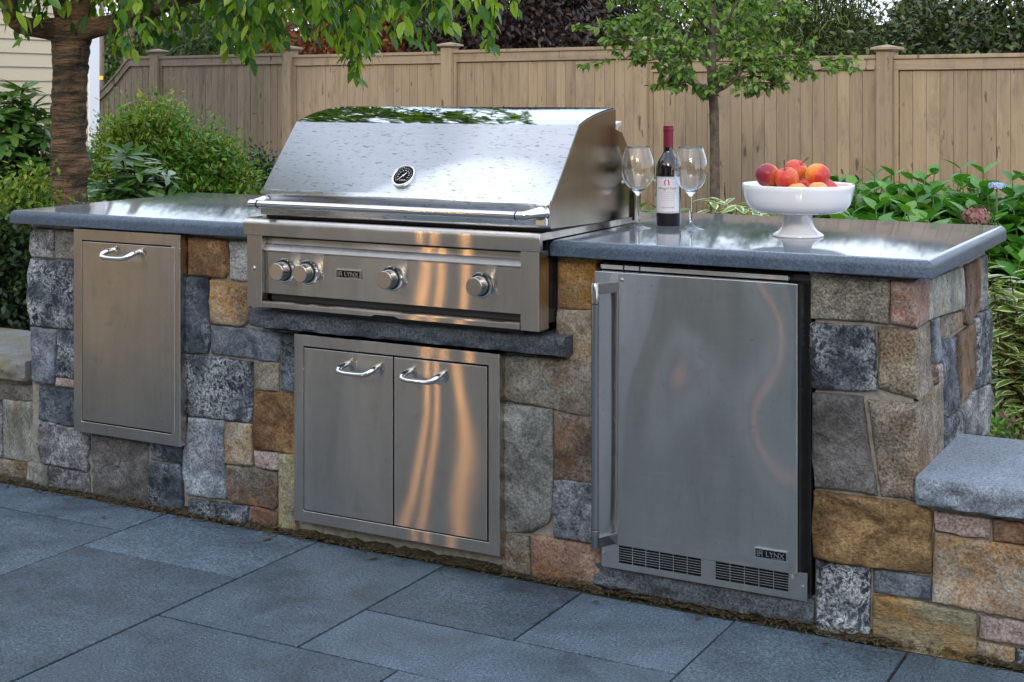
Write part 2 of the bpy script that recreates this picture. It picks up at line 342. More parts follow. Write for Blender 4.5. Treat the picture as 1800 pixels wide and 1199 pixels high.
# ------------------------------------------------------------------ stones
def rs(poly, step):
    out = []
    n = len(poly)
    for i in range(n):
        a, b = poly[i], poly[(i+1) % n]; d = math.hypot(b[0]-a[0], b[1]-a[1]); k = max(1, int(round(d/step)))
        out += [(a[0]+(b[0]-a[0])*t/k, a[1]+(b[1]-a[1])*t/k) for t in range(k)]
    return out
def stone(poly, mat, parent, plane='Y', face=0.0, depth=.06, amp=.006, name='stone', sign=1, edge_r=.004):
    """rock faced stone: polygon in (x,z) or (y,z), front face at `face`, solid `depth` deep behind it"""
    sd_ = random.random()*50
    c0 = (sum(p[0] for p in poly)/len(poly), sum(p[1] for p in poly)/len(poly)); r0 = sum(math.hypot(p[0]-c0[0], p[1]-c0[1]) for p in poly)/len(poly); gs = 1+.0022/r0
    pts = rs([(c0[0]+(p[0]-c0[0])*gs, c0[1]+(p[1]-c0[1])*gs) for p in poly], .013)
    for _ in range(0):   # soften the corners
        n = len(pts); pts = [((pts[i-1][0]+6*pts[i][0]+pts[(i+1)%n][0])/8, (pts[i-1][1]+6*pts[i][1]+pts[(i+1)%n][1])/8) for i in range(n)]
    pts = rs(pts, .010)
    cx = sum(p[0] for p in pts)/len(pts); cy = sum(p[1] for p in pts)/len(pts)
    pts = [(x+(cx-x)*.0+mnoise.fractal(Vector((x*38,y*38,sd_)),.7,2.2,3)*.0024, y+mnoise.fractal(Vector((x*38+9,y*38,sd_)),.7,2.2,3)*.0024) for x, y in pts]
    rm = sum(math.hypot(p[0]-cx, p[1]-cy) for p in pts)/len(pts); rmin = min(math.hypot(p[0]-cx, p[1]-cy) for p in pts)
    n = len(pts); vs = []; fs = []
    k = max(4, int(rm/.011)); e = edge_r
    rings = [(1.0, depth, 0), (1.0, e*1.3, 0), (1-.35*e/rm, e*.55, .1), (1-1.0*e/rm, e*.15, .4), (1-1.9*e/rm, 0, .8)]
    s0 = rings[-1][0]; rings += [(s0*(1-j/k), 0, 1) for j in range(1, k)]
    for s, d, na in rings:
        for x, y in pts:
            X = cx+(x-cx)*s; Y = cy+(y-cy)*s
            h = 0
            if na:
                q = Vector((X*9, Y*9, sd_)); h = mnoise.fractal(q, .8, 2.1, 5)*amp*1.35 + abs(mnoise.noise((X*22, Y*22, sd_+7)))*amp*.7
                h += (mnoise.voronoi(Vector((X*16, Y*16, sd_)))[0][0]-.35)*amp*.9
                h = h*na
            t = face + sign*(d - h)
            vs.append((X, t, Y) if plane == 'Y' else (t, X, Y))
    c = (cx, cy); h = amp*.4
    vs.append((cx, face-sign*h, cy) if plane == 'Y' else (face-sign*h, cx, cy))
    m = len(rings)
    for r in range(m-1):
        for i in range(n):
            j = (i+1) % n; fs.append((r*n+i, r*n+j, (r+1)*n+j, (r+1)*n+i))
    for i in range(n): fs.append(((m-1)*n+i, (m-1)*n+(i+1) % n, m*n))
    fs.append(tuple(range(n-1,-1,-1)))
    b = MB(); b.add(vs, fs); return b.build(name, mat, parent, smooth=55)

FRONT = [
 ('grey', [(-2.689,0.847),(-2.666,0.863),(-2.587,0.864),(-2.583,0.767),(-2.682,0.769),(-2.694,0.787)]),
 ('greybrown', [(-2.577,0.862),(-2.477,0.863),(-2.477,0.767),(-2.577,0.767)]),
 ('darkvein', [(-2.689,0.757),(-2.477,0.76),(-2.477,0.539),(-2.587,0.536),(-2.689,0.537),(-2.704,0.596),(-2.704,0.71)]),
 ('bluegrey', [(-2.685,0.528),(-2.568,0.529),(-2.58,0.348),(-2.677,0.35)]),
 ('darkvein', [(-2.559,0.528),(-2.477,0.529),(-2.477,0.378),(-2.567,0.377)]),
 ('pink', [(-2.567,0.373),(-2.477,0.373),(-2.477,0.348),(-2.57,0.349)]),
 ('darkblue', [(-2.648,0.337),(-2.477,0.338),(-2.477,0.218),(-2.649,0.225)]),
 ('grey', [(-2.646,0.216),(-2.606,0.22),(-2.488,0.212),(-2.426,0.193),(-2.423,0.143),(-2.439,0.125),(-2.426,0.096),(-2.432,0.079),(-2.528,0.081),(-2.639,0.084),(-2.656,0.143)]),
 ('palegreen', [(-2.705,0.075),(-2.609,0.075),(-2.616,0.03),(-2.709,0.034)]),
 ('grey', [(-2.603,0.074),(-2.429,0.075),(-2.426,0.035),(-2.606,0.031)]),
 ('greydark', [(-2.41,0.209),(-2.174,0.213),(-2.171,0.035),(-2.252,0.026),(-2.41,0.035)]),
 ('darkblue', [(-2.162,0.215),(-2.029,0.217),(-2.035,0.154),(-2.156,0.15)]),
 ('darkblue', [(-2.162,0.14),(-2.032,0.149),(-2.026,0.037),(-2.165,0.029)]),
 ('lightblue', [(-2.0,0.3),(-1.858,0.304),(-1.852,0.069),(-1.911,0.063),(-2.009,0.063),(-2.023,0.124),(-2.023,0.195),(-2.009,0.219)]),
 ('darkvein', [(-2.0,0.047),(-1.769,0.056),(-1.775,0.028),(-1.866,0.023),(-1.997,0.032)]),
 ('rust', [(-1.758,0.06),(-1.655,0.054),(-1.657,0.038),(-1.752,0.037)]),
 ('brown', [(-1.848,0.171),(-1.845,0.174),(-1.745,0.178),(-1.687,0.174),(-1.651,0.174),(-1.653,0.081),(-1.669,0.062),(-1.72,0.063),(-1.807,0.06),(-1.841,0.067),(-1.852,0.103),(-1.854,0.138)]),
 ('tangold', [(-1.852,0.303),(-1.751,0.307),(-1.749,0.183),(-1.796,0.179),(-1.852,0.179)]),
 ('darkvein', [(-1.998,0.498),(-1.916,0.5),(-1.754,0.495),(-1.751,0.428),(-1.752,0.311),(-1.845,0.309),(-2.002,0.306),(-2.015,0.372),(-2.015,0.497)]),
 ('darkblue', [(-2.015,0.737),(-1.92,0.741),(-1.916,0.64),(-1.916,0.552),(-1.925,0.51),(-2.015,0.501)]),
 ('orange', [(-2.0,0.867),(-1.848,0.864),(-1.845,0.849),(-1.845,0.762),(-1.859,0.745),(-1.908,0.745),(-2.0,0.747)]),
 ('lightgrey', [(-1.837,0.863),(-1.76,0.866),(-1.76,0.741),(-1.837,0.743)]),
 ('goldgrey', [(-1.912,0.734),(-1.76,0.735),(-1.76,0.663),(-1.774,0.613),(-1.796,0.601),(-1.908,0.603),(-1.916,0.67)]),
 ('bluegrey', [(-1.91,0.597),(-1.749,0.598),(-1.745,0.592),(-1.651,0.597),(-1.651,0.506),(-1.698,0.506),(-1.789,0.509),(-1.908,0.509)]),
 ('tan', [(-1.741,0.496),(-1.651,0.502),(-1.653,0.419),(-1.669,0.416),(-1.741,0.414)]),
 ('darkblue', [(-1.642,0.593),(-1.581,0.597),(-1.581,0.422),(-1.644,0.421)]),
 ('orange', [(-1.741,0.409),(-1.581,0.416),(-1.581,0.238),(-1.63,0.237),(-1.741,0.236),(-1.745,0.319)]),
 ('pink', [(-1.738,0.228),(-1.648,0.233),(-1.646,0.185),(-1.676,0.179),(-1.734,0.182)]),
 ('yellowgreen', [(-1.644,0.231),(-1.581,0.234),(-1.581,0.038),(-1.646,0.037)]),
 ('orange', [(-1.588,0.042),(-1.521,0.042),(-1.525,0.031),(-1.588,0.032)]),
 ('gold', [(-0.709,0.872),(-0.6,0.874),(-0.602,0.736),(-0.709,0.736),(-0.71,0.789)]),
 ('tangold', [(-0.713,0.726),(-0.602,0.736),(-0.602,0.593),(-0.648,0.596),(-0.69,0.601),(-0.692,0.662),(-0.716,0.666),(-0.716,0.707)]),
 ('greenbrown', [(-0.877,0.594),(-0.705,0.601),(-0.648,0.603),(-0.6,0.595),(-0.6,0.457),(-0.634,0.453),(-0.733,0.465),(-0.877,0.471)]),
 ('greengrey', [(-0.881,0.463),(-0.809,0.46),(-0.728,0.46),(-0.725,0.369),(-0.728,0.178),(-0.741,0.153),(-0.788,0.121),(-0.881,0.107)]),
 ('brown', [(-0.72,0.449),(-0.592,0.453),(-0.592,0.278),(-0.676,0.277),(-0.72,0.276)]),
 ('bluespeck', [(-0.719,0.273),(-0.592,0.276),(-0.592,0.123),(-0.634,0.119),(-0.719,0.121),(-0.723,0.197)]),
 ('pinkbrown', [(-0.79,0.113),(-0.719,0.116),(-0.586,0.115),(-0.578,0.067),(-0.578,0.007),(-0.634,0.001),(-0.749,0.013),(-0.788,0.022)]),
 ('greenbrown', [(-0.881,0.099),(-0.801,0.105),(-0.795,0.021),(-0.881,0.019)]),
 ('speckle', [(-0.017,0.873),(0.178,0.869),(0.174,0.762),(0.125,0.764),(-0.015,0.761)]),
 ('redgrey', [(0.183,0.868),(0.222,0.868),(0.222,0.76),(0.183,0.764)]),
 ('darkvein', [(-0.015,0.749),(0.142,0.75),(0.146,0.6),(0.107,0.595),(-0.01,0.59),(-0.017,0.679)]),
 ('tanspeck', [(0.149,0.751),(0.219,0.752),(0.228,0.754),(0.231,0.589),(0.219,0.585),(0.151,0.602)]),
 ('greydark', [(-0.009,0.576),(0.114,0.577),(0.124,0.49),(0.137,0.416),(0.148,0.35),(0.076,0.351),(-0.002,0.349),(-0.01,0.435)]),
 ('tanspeck', [(0.124,0.575),(0.219,0.578),(0.236,0.584),(0.238,0.416),(0.236,0.344),(0.156,0.344)]),
 ('rustgold', [(-0.004,0.336),(0.148,0.337),(0.242,0.339),(0.275,0.324),(0.274,0.182),(0.187,0.176),(0.05,0.171),(-0.004,0.177),(-0.01,0.243)]),
 ('darkvein', [(0.0,0.166),(0.131,0.171),(0.129,0.006),(0.07,0.003),(0.0,0.008)]),
 ('bluegrey', [(0.139,0.168),(0.272,0.17),(0.272,0.115),(0.141,0.114)]),
 ('yellowgrey', [(0.141,0.106),(0.225,0.109),(0.378,0.101),(0.376,-0.002),(0.281,-0.001),(0.139,0.006)]),
]
LEFTW = [
 ('palegreen', [(-2.854,0.265),(-2.688,0.272),(-2.684,0.196),(-2.704,0.179),(-2.688,0.152),(-2.684,0.078),(-2.752,0.065),(-2.851,0.068)]),
 ('greybrown', [(-2.987,0.308),(-2.684,0.33),(-2.684,0.275),(-2.987,0.256)]),
 ('tan', [(-2.91,0.058),(-2.745,0.064),(-2.745,0.025),(-2.91,0.016)]),
 ('grey', [(-3.044,0.255),(-2.868,0.263),(-2.864,0.066),(-3.044,0.062)]),
]
RIGHTW = [
 ('pink', [(0.285,0.326),(0.411,0.326),(0.407,0.283),(0.355,0.279),(0.285,0.284)]),
 ('rust', [(0.418,0.326),(0.536,0.328),(0.536,0.282),(0.418,0.279)]),
 ('goldgrey', [(0.283,0.276),(0.409,0.274),(0.536,0.274),(0.536,0.105),(0.409,0.109),(0.279,0.114)]),
 ('pink', [(0.387,0.099),(0.549,0.104),(0.549,0.047),(0.387,0.049)]),
 ('tangold', [(0.382,0.04),(0.464,0.039),(0.462,-0.004),(0.38,-0.003)]),
 ('darkblue', [(0.471,0.037),(0.57,0.039),(0.57,-0.014),(0.469,-0.008)]),
]
SIDE = [
 ('palegreen', [(0.135,0.854),(0.529,0.846),(0.563,0.784),(0.513,0.733),(0.128,0.76)]),
 ('rustdark', [(0.546,0.841),(0.767,0.841),(0.748,0.702),(0.597,0.68),(0.529,0.696),(0.526,0.728),(0.572,0.78)]),
 ('brown', [(0.263,0.746),(0.513,0.729),(0.529,0.686),(0.263,0.69)]),
 ('grey', [(0.776,0.842),(0.881,0.842),(0.89,0.683),(0.767,0.696)]),
 ('bluegrey', [(0.135,0.756),(0.241,0.748),(0.256,0.636),(0.191,0.64)]),
 ('darkblue', [(0.263,0.684),(0.456,0.667),(0.488,0.476),(0.293,0.486)]),
 ('rustdark', [(0.472,0.668),(0.703,0.669),(0.721,0.553),(0.685,0.492),(0.496,0.478)]),
 ('darkvein', [(0.721,0.691),(0.91,0.679),(0.94,0.61),(0.91,0.466),(0.703,0.49)]),
 ('grey', [(0.572,0.462),(0.667,0.488),(0.91,0.462),(0.97,0.411),(0.89,0.318),(0.572,0.385)]),
 ('darkvein', [(0.293,0.475),(0.555,0.464),(0.555,0.395),(0.308,0.411)]),
 ('pink', [(0.191,0.637),(0.256,0.629),(0.263,0.577),(0.234,0.579)]),
]


island = thing('kitchen_island', 'long outdoor kitchen counter of mixed fieldstone with polished blue-grey granite top', 'kitchen counter', (-1.2,.45,0))
core = MB()
core.box(-2.690,-1.715,.0105,.90,-.04,.879); core.box(-1.715,-.715,.011,.90,-.04,.60); core.box(-.715,-.603,.0105,.90,-.04,.879)
core.box(-.603,-.005,.0115,.90,-.04,.0735); core.box(-.603,-.005,.62,.90,.0735,.879); core.box(-.005,.233,.0105,.90,-.04,.879); core.box(-1.715,-.715,.55,.90,.60,.90)
core.build('mortar_core', M['mortar'], island)
for i, (t, p) in enumerate(FRONT):
    a = {'speckle': .002, 'bluegrey': .0035, 'pink': .0025, 'orange': .010, 'rustgold': .010, 'darkvein': .006, 'greydark': .009, 'greengrey': .010, 'brown': .008}.get(t, .0055)
    p = [(a_, b_-.026) if b_ < .045 else (a_, b_) for a_, b_ in p]      # footed below the paving
    dp = .05
    if t == 'redgrey': dp = .13; p = [(min(q[0],.5), q[1]) if q[0] < .2 else (.243, q[1]) for q in p]
    if t == 'tanspeck': dp = .13 if p[0][1] > .6 else .28; p = [(.246, q[1]) if q[0] > .205 else q for q in p]
    stone(p, SM[t], island, 'Y', random.uniform(-.007,.003), dp, a, edge_r=.014 if t == 'tanspeck' else .0042)
for t, p in SIDE: stone(p, SM[t], island, 'X', .247+random.uniform(-.003,.003), .05, .005, sign=-1)
# rock faced sills
def rockface(x0, x1, y0, y1, z0, z1, name, mat, parent, amp=.015, nx=None, ends=True):
    """slab whose front is split rock: gridded front face, flat top"""
    nx = nx or int((x1-x0)/.012); nzr = max(4, int((z1-z0)/.010)); vs = []; fs = []
    sd_ = random.random()*40
    for i in range(nx+1):
        for j in range(nzr+1):
            x = x0+(x1-x0)*i/nx; z = z0+(z1-z0)*j/nzr
            h = mnoise.fractal(Vector((x*18, z*30, sd_)), .8, 2.1, 5)*amp + abs(mnoise.noise((x*30, z*40, sd_)))*amp*.6
            if j in (0, nzr): h = h*.5-.003
            if i in (0, nx): h -= .006
            vs.append((x, y0-h, z + (mnoise.noise((x*20, 3, sd_))*.002 if j == 0 else 0)))
    w1 = nzr+1
    for i in range(nx):
        for j in range(nzr): fs.append((i*w1+j, (i+1)*w1+j, (i+1)*w1+j+1, i*w1+j+1))
    b0 = len(vs)
    for i in range(nx+1):
        x = x0+(x1-x0)*i/nx; vs += [(x, y1, z0), (x, y1, z1)]
    for i in range(nx):
        fs.append((i*w1+nzr, (i+1)*w1+nzr, b0+2*(i+1)+1, b0+2*i+1)); fs.append((i*w1, b0+2*i, b0+2*(i+1), (i+1)*w1)); fs.append((b0+2*i, b0+2*i+1, b0+2*i+3, b0+2*i+2))
    fs.append(tuple([j for j in range(w1)] + [b0+1, b0])); fs.append(tuple([nx*w1+j for j in range(w1)][::-1] + [b0+2*nx, b0+2*nx+1]))
    mb = MB(); mb.add(vs, fs); return mb.build(name, mat, parent, smooth=50)
rockface(-1.722,-.664,-.055,.5,.617,.668,'granite_ledge',M['rock'],island)
rockface(-.600,-.006,-.012,.5,.012,.072,'granite_sill',M['rock'],island)
# polished counter slabs with a bullnosed front
def counter_slab(x0, x1, y0, y1, z0, z1, round_l, round_r):
    r = .020; prof = []
    for k in range(9):
        a = math.pi/2*k/8; prof.append((y0+r-r*math.sin(a)*1.0 if False else y0+r*(1-math.sin(a)), z1-r*(1-math.cos(a)) if False else z1-r+r*math.cos(a)))
    vs = []; fs = []; mi = []
    # ring of offsets (inset, z) applied to a rounded rectangle
    lev = [(.002, z0), (0, z0+.002)] + [(r*(1-math.cos(R(a))), z1-r+r*math.sin(R(a))) for a in (0,15,30,45,60,75,90)] 
    def outline(ins):
        pts = []; cr = .012
        for (cxx, cyy, a0) in ((x1-cr,y0+cr,-90),(x1-cr,y1-cr,0),(x0+cr,y1-cr,90),(x0+cr,y0+cr,180)):
            for k in range(4):
                a = R(a0+30*k); q = max(cr-ins, .0015) if ins < cr else .0015
                ox = cxx+ (0 if ins < cr else -math.copysign(ins-cr, cxx-(x0+x1)/2)); oy = cyy+(0 if ins < cr else -math.copysign(ins-cr, cyy-(y0+y1)/2))
                pts.append((ox+q*math.cos(a), oy+q*math.sin(a)))
        return pts
    b = MB(); n = 16
    allv = []
    for ins, z in lev: allv += [(p[0], p[1], z) for p in outline(ins)]
    sidef = []; 
    for r_ in range(len(lev)-1):
        for i in range(n): sidef.append((r_*n+i, r_*n+(i+1) % n, (r_+1)*n+(i+1) % n, (r_+1)*n+i))
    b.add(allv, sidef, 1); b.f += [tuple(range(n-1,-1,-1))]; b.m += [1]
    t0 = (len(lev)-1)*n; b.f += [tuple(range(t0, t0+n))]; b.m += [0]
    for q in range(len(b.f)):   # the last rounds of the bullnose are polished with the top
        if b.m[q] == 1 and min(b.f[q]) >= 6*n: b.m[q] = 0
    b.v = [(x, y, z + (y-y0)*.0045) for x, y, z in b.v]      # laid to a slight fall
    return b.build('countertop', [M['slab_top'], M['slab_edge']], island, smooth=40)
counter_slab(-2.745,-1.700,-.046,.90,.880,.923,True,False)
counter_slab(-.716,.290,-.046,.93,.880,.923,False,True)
MB().box(-1.70,-.716,.56,.92,.895,.9225).build('countertop', M['slab_top'], island, bevel=.002)

# low garden walls on either side
lw = thing('garden_wall', 'low fieldstone wall with mossy granite cap joining the shrub end of the counter', 'stone wall', (-3.5,.25,0), 'low stone walls flanking the counter')
MB().box(-4.6,-2.692,.042,.42,-.04,.344).build('mortar_core', M['mortar'], lw)
for t, p in LEFTW: stone([(a_, b_-.03) if b_ < .05 else (a_, b_) for a_, b_ in p], SM[t], lw, 'Y', .03, .05, .006)
for i, (t, x0, x1, z0, z1) in enumerate([('grey',-3.4,-3.07,.02,.15),('brown',-3.4,-3.06,.165,.335),('bluegrey',-3.8,-3.42,.02,.2),('tan',-3.8,-3.42,.215,.335),('darkvein',-4.2,-3.82,.02,.335),('greybrown',-4.55,-4.22,.02,.335)]):
    stone([(x0,z0),(x1,z0),(x1,z1),(x0,z1)], SM[t], lw, 'Y', .03, .05, .006)
def mosscap():
    m, n, l, bs = newmat('granite_mossy'); vec, rnd = objvec(n, l, True)
    f = nz(n, l, vec, 5, 6, .65); f1 = nz(n, l, vec, 300, 3, .6)
    c = mixc(n, l, ramp(n, l, f1, [(.4,0),(.6,1)]), (.12,.13,.14), (.26,.27,.28)); c = mixc(n, l, ramp(n, l, f, [(.42,0),(.62,.75)]), c, (.16,.15,.07))
    l.new(c, bs.inputs['Base Color']); bs.inputs['Roughness'].default_value = .85; bump(n, l, bs, f1, .5, .002); return m
M['mosscap'] = mosscap()
rockface(-4.7,-2.715,-.005,.46,.346,.412,'wall_cap',M['mosscap'],lw, amp=.016)
rw = thing('garden_wall', 'low fieldstone wall with clean pale granite cap joining the bare end of the counter by the fridge', 'stone wall', (.8,.2,0), 'low stone walls flanking the counter')
MB().box(.2355,2.2,.0135,.42,-.04,.348).build('mortar_core', M['mortar'], rw)
for t, p in RIGHTW: stone(p, SM[t], rw, 'Y', 0, .05, .006)
for i, (t, x0, x1, z0, z1) in enumerate([('grey',.58,.9,.01,.15),('bluegrey',.56,.8,.165,.33),('brown',.815,1.2,.165,.33),('tan',.915,1.3,.01,.15),('darkvein',1.22,1.6,.165,.33),('orange',1.32,1.7,.01,.15),('grey',1.62,2.1,.165,.33),('greenbrown',1.72,2.1,.01,.15)]):
    stone([(x0,z0),(x1,z0),(x1,z1),(x0,z1)], SM[t], rw, 'Y', 0, .05, .006)
rockface(.249,2.3,-.045,.46,.351,.413,'wall_cap',[M['cap']],rw, amp=.013)
# debris along the foot of the walls
lt = MB(); rl = random.Random(5)
for k in range(5200):
    x = rl.uniform(-3.2,1.3); y = -.006 - abs(rl.gauss(0,.014)) - (.02 if rl.random() < .1 else 0); s = rl.choice([.0015,.003,.005,.009])*rl.uniform(.7,1.3); a = rl.uniform(0,6.3); z = rl.uniform(.001,.024)*max(0,1+y*28)+.001
    dx, dy = math.cos(a)*s, math.sin(a)*s; t = rl.uniform(-.004,.004)
    lt.add([(x-dx,y-dy,z),(x+dy*.4,y-dx*.4,z+.001),(x+dx,y+dy,z+t+.002),(x-dy*.4,y+dx*.4,z+.001)], [(0,1,2,3)])
o = lt.build('fallen_leaf_litter', M['litter']); o['kind'] = 'stuff'; tag(o, 'brown leaf litter gathered along the foot of the stone counter', 'leaf litter')
for i, (x, y, a) in enumerate([(-.55,-.10,.4),(-.28,-.075,2.0),(-1.62,-.09,1.1),(.05,-.09,.2),(-2.2,-.16,2.6),(-1.25,-.085,.9)]):
    s = .011+.004*(i % 3); f = MB(); ca, sa = math.cos(a), math.sin(a)
    pl = [(-1,0,.002),(-.3,.42,.006),(.4,.36,.005),(1,0,.003),(.4,-.36,.006),(-.3,-.42,.005),(0,0,.002)]
    f.add([(x+(p[0]*ca-p[1]*sa)*s, y+(p[0]*sa+p[1]*ca)*s, .002+p[2]*.9) for p in pl], [(0,1,6),(1,2,6),(2,3,6),(3,4,6),(4,5,6),(5,0,6)])
    o = f.build('fallen_leaf', M['litter'], smooth=60); tag(o, ['curled brown leaf on the paving under the fridge vent grille','dry leaf on the paving by the second fridge vent','dry leaf at the foot of the yellow upright stone','small brown leaf by the big dark foot stone','brown leaf on the paving below the pull-out door','dry leaf below the double doors'][i], 'fallen leaf', 'fallen leaves on the paving')
ms = MB(); N = 900; K = 7
for k in range(N+1):
    x = -3.6+5.2*k/N; wdt = max(.002,.012+.018*mnoise.noise((x*5,0,0))+.010*mnoise.noise((x*31,0,0)))
    top = max(.002,.017+.016*mnoise.noise((x*4.5,5,0))+.010*mnoise.noise((x*28,2,0)))
    for j in range(K):
        t = j/(K-1); ms.v.append((x, -wdt*(1-t)+.012*t, -.002+top*math.sin(t*1.4)**1.2+.003*mnoise.noise((x*90,t*6,0))))
for k in range(N):
    for j in range(K-1): ms.f.append((k*K+j, (k+1)*K+j, (k+1)*K+j+1, k*K+j+1)); ms.m.append(0)
o = ms.build('moss_strip', M['moss'], smooth=60); o['kind'] = 'stuff'; tag(o, 'strip of dark soil and moss between paving and wall', 'moss')

# ------------------------------------------------------------------ access doors
def handle(cx, y, cz, L, parent, name='handle'):
    h = L/2
    p = [(cx-h*.72,y+.004,cz+.010),(cx-h*.74,y-.018,cz+.008),(cx-h*.86,y-.034,cz+.001),(cx-h*.80,y-.041,cz-.008),(cx-h*.5,y-.043,cz-.010),(cx+h*.35,y-.043,cz-.010),(cx+h*.58,y-.040,cz-.006),(cx+h*.74,y-.024,cz+.005),(cx+h*.76,y-.012,cz+.009),(cx+h*.76,y+.004,cz+.010)]
    r = [.0085,.0085,.0092,.0088,.0066,.0066,.0088,.0088,.0075,.0085]
    # smooth resample
    P = []; RR = []
    for i in range(len(p)-1):
        for t in (0,.34,.67): P.append([p[i][q]+(p[i+1][q]-p[i][q])*t for q in range(3)]); RR.append(r[i]+(r[i+1]-r[i])*t)
    P.append(list(p[-1])); RR.append(r[-1])
    for _ in range(2): P = [P[0]]+[[(P[i-1][q]+2*P[i][q]+P[i+1][q])/4 for q in range(3)] for i in range(1,len(P)-1)]+[P[-1]]
    return MB().tube(P, RR, 12).build(name, M['chrome'], parent, smooth=60)
bin_ = thing('pull_out_bin', 'tall narrow brushed steel pull-out door with one horizontal handle', 'access door', (-2.23,0,.21))
MB().ring(-2.457,-2.005,.216,.8745,.036,-.034,.03).build('frame', M['steel'], bin_, bevel=.0018)
MB().box(-2.43,-2.03,-.012,.02,.24,.85).build('dark_gap_backing', M['black'], bin_)  # black backing standing in for the shade in the door gap
dr = MB().box(-2.4165,-2.0255,-.036,-.014,.2565,.8345).build('door', M['steel_wavy'], bin_, bevel=.0016)
handle(-2.232,-.036,.803,.150,dr)
dd = thing('double_access_doors', 'pair of brushed steel cabinet doors in one frame below the grill', 'access door', (-1.218,0,.05))
MB().ring(-1.565,-.871,.052,.6035,.034,-.034,.03).build('frame', M['steel'], dd, bevel=.0018)
MB().box(-1.54,-.90,-.012,.02,.08,.58).build('dark_gap_backing', M['black'], dd)  # black backing that makes the gaps round both doors read as shade
for x0, x1, hx in ((-1.5275,-1.2160,-1.318),(-1.2120,-.9085,-1.102)):
    d = MB().box(x0,x1,-.036,-.014,.0895,.5655).build('door', M['steel_wavy'], dd, bevel=.0016)
    handle(hx,-.036,.524,.140,d)

# ------------------------------------------------------------------ grill
def badge(cx, y, cz, wd, parent):
    h = wd*.27
    b = MB().box(cx-wd/2,cx+wd/2,y-.003,y+.001,cz-h/2,cz+h/2).build('badge', M['dial'], parent, bevel=.001)
    f = MB().ring(cx-wd/2-.0012,cx+wd/2+.0012,cz-h/2-.0012,cz+h/2+.0012,.0022,y-.0045,y+.001).build('badge_rim', M['silver'], b)
    v, fc = text_mesh('LYNX', h*.80, .0006)
    mb = MB(); xs = [p[0] for p in v]; sc = wd*.58/(max(xs)-min(xs)); mx_ = (max(xs)+min(xs))/2
    ys = [p[1] for p in v]; my = (max(ys)+min(ys))/2
    mb.add([(cx+wd*.14+(p[0]-mx_)*sc, y-.004-p[2], cz+(p[1]-my)+h*.02) for p in v], fc)
    # square spiral mark and underline
    q = h*.62; x0 = cx-wd*.44; z0 = cz-q/2; t = h*.075
    for (a0,a1,b0,b1) in ((0,t,0,q),(0,q*.55,0,t),(q*.32,q*1.05,q-t,q),(q*1.05-t,q*1.05,-.05*q,q-t),(q*.32,q*.32+t,q*.32,q-t),(q*.32+t,q*.72,q*.32,q*.32+t),(q*.72,q*.72+t,q*.32,q*.66),(q*.5,q*.72,q*.60,q*.66)):
        mb.box(x0+a0,x0+a1,y-.0042,y-.0032,z0+b0,z0+b1)
    mb.box(cx+wd*.02,cx+wd*.42,y-.0042,y-.0032,cz-h*.38,cz-h*.33)
    mb.build('lettering', M['silver'], b)
grill = thing('gas_grill', 'large built-in stainless steel gas grill with curved closed hood', 'grill', (-1.19,.15,.668))
GX0, GX1 = -1.640, -.685
slope = [(-.093,.957),(-.0955,.965),(-.0955,1.012),(-.0985,1.018),(-.0985,1.024),(-.094,1.0295),(-.086,1.033),(.076,1.226)]
hood = MB().strip(slope+[], GX0, GX1).build('hood', M['hood'], grill, smooth=25)
hm = hood.modifiers.new('thick','SOLIDIFY'); hm.thickness = .002
arc = [(.076,1.226)]
for t in np.linspace(0,1,12)[1:]:
    a, b_, c_ = (.076,1.226), (.165,1.262), (.316,1.272); arc.append(tuple((1-t)**2*a[i]+2*t*(1-t)*b_[i]+t*t*c_[i] for i in (0,1)))
ht = MB().strip(arc, GX0, GX1).build('hood_top', M['hood_top'], hood, smooth=30)
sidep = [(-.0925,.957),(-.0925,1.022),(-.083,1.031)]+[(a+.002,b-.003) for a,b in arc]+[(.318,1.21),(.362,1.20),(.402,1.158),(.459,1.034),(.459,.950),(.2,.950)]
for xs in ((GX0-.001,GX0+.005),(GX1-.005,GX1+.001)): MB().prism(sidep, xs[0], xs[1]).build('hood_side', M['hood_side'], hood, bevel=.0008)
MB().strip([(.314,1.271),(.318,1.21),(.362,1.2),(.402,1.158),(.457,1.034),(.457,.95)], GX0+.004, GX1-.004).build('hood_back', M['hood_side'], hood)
MB().prism([(.318,1.222),(.375,1.232),(.372,1.222),(.33,1.20)], GX0+.02, GX1-.006).build('rear_lip', M['hood'], hood)
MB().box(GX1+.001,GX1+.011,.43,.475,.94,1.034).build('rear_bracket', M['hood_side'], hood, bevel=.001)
MB().lathe([(0,.004),(.005,.003),(.006,0)], (0,0,0), 12, 'X').build('bolt', M['chrome'], hood, origin=(0,0,0)).location = Vector((GX1+.001,.365,1.055))-Vector(hood['_w'])
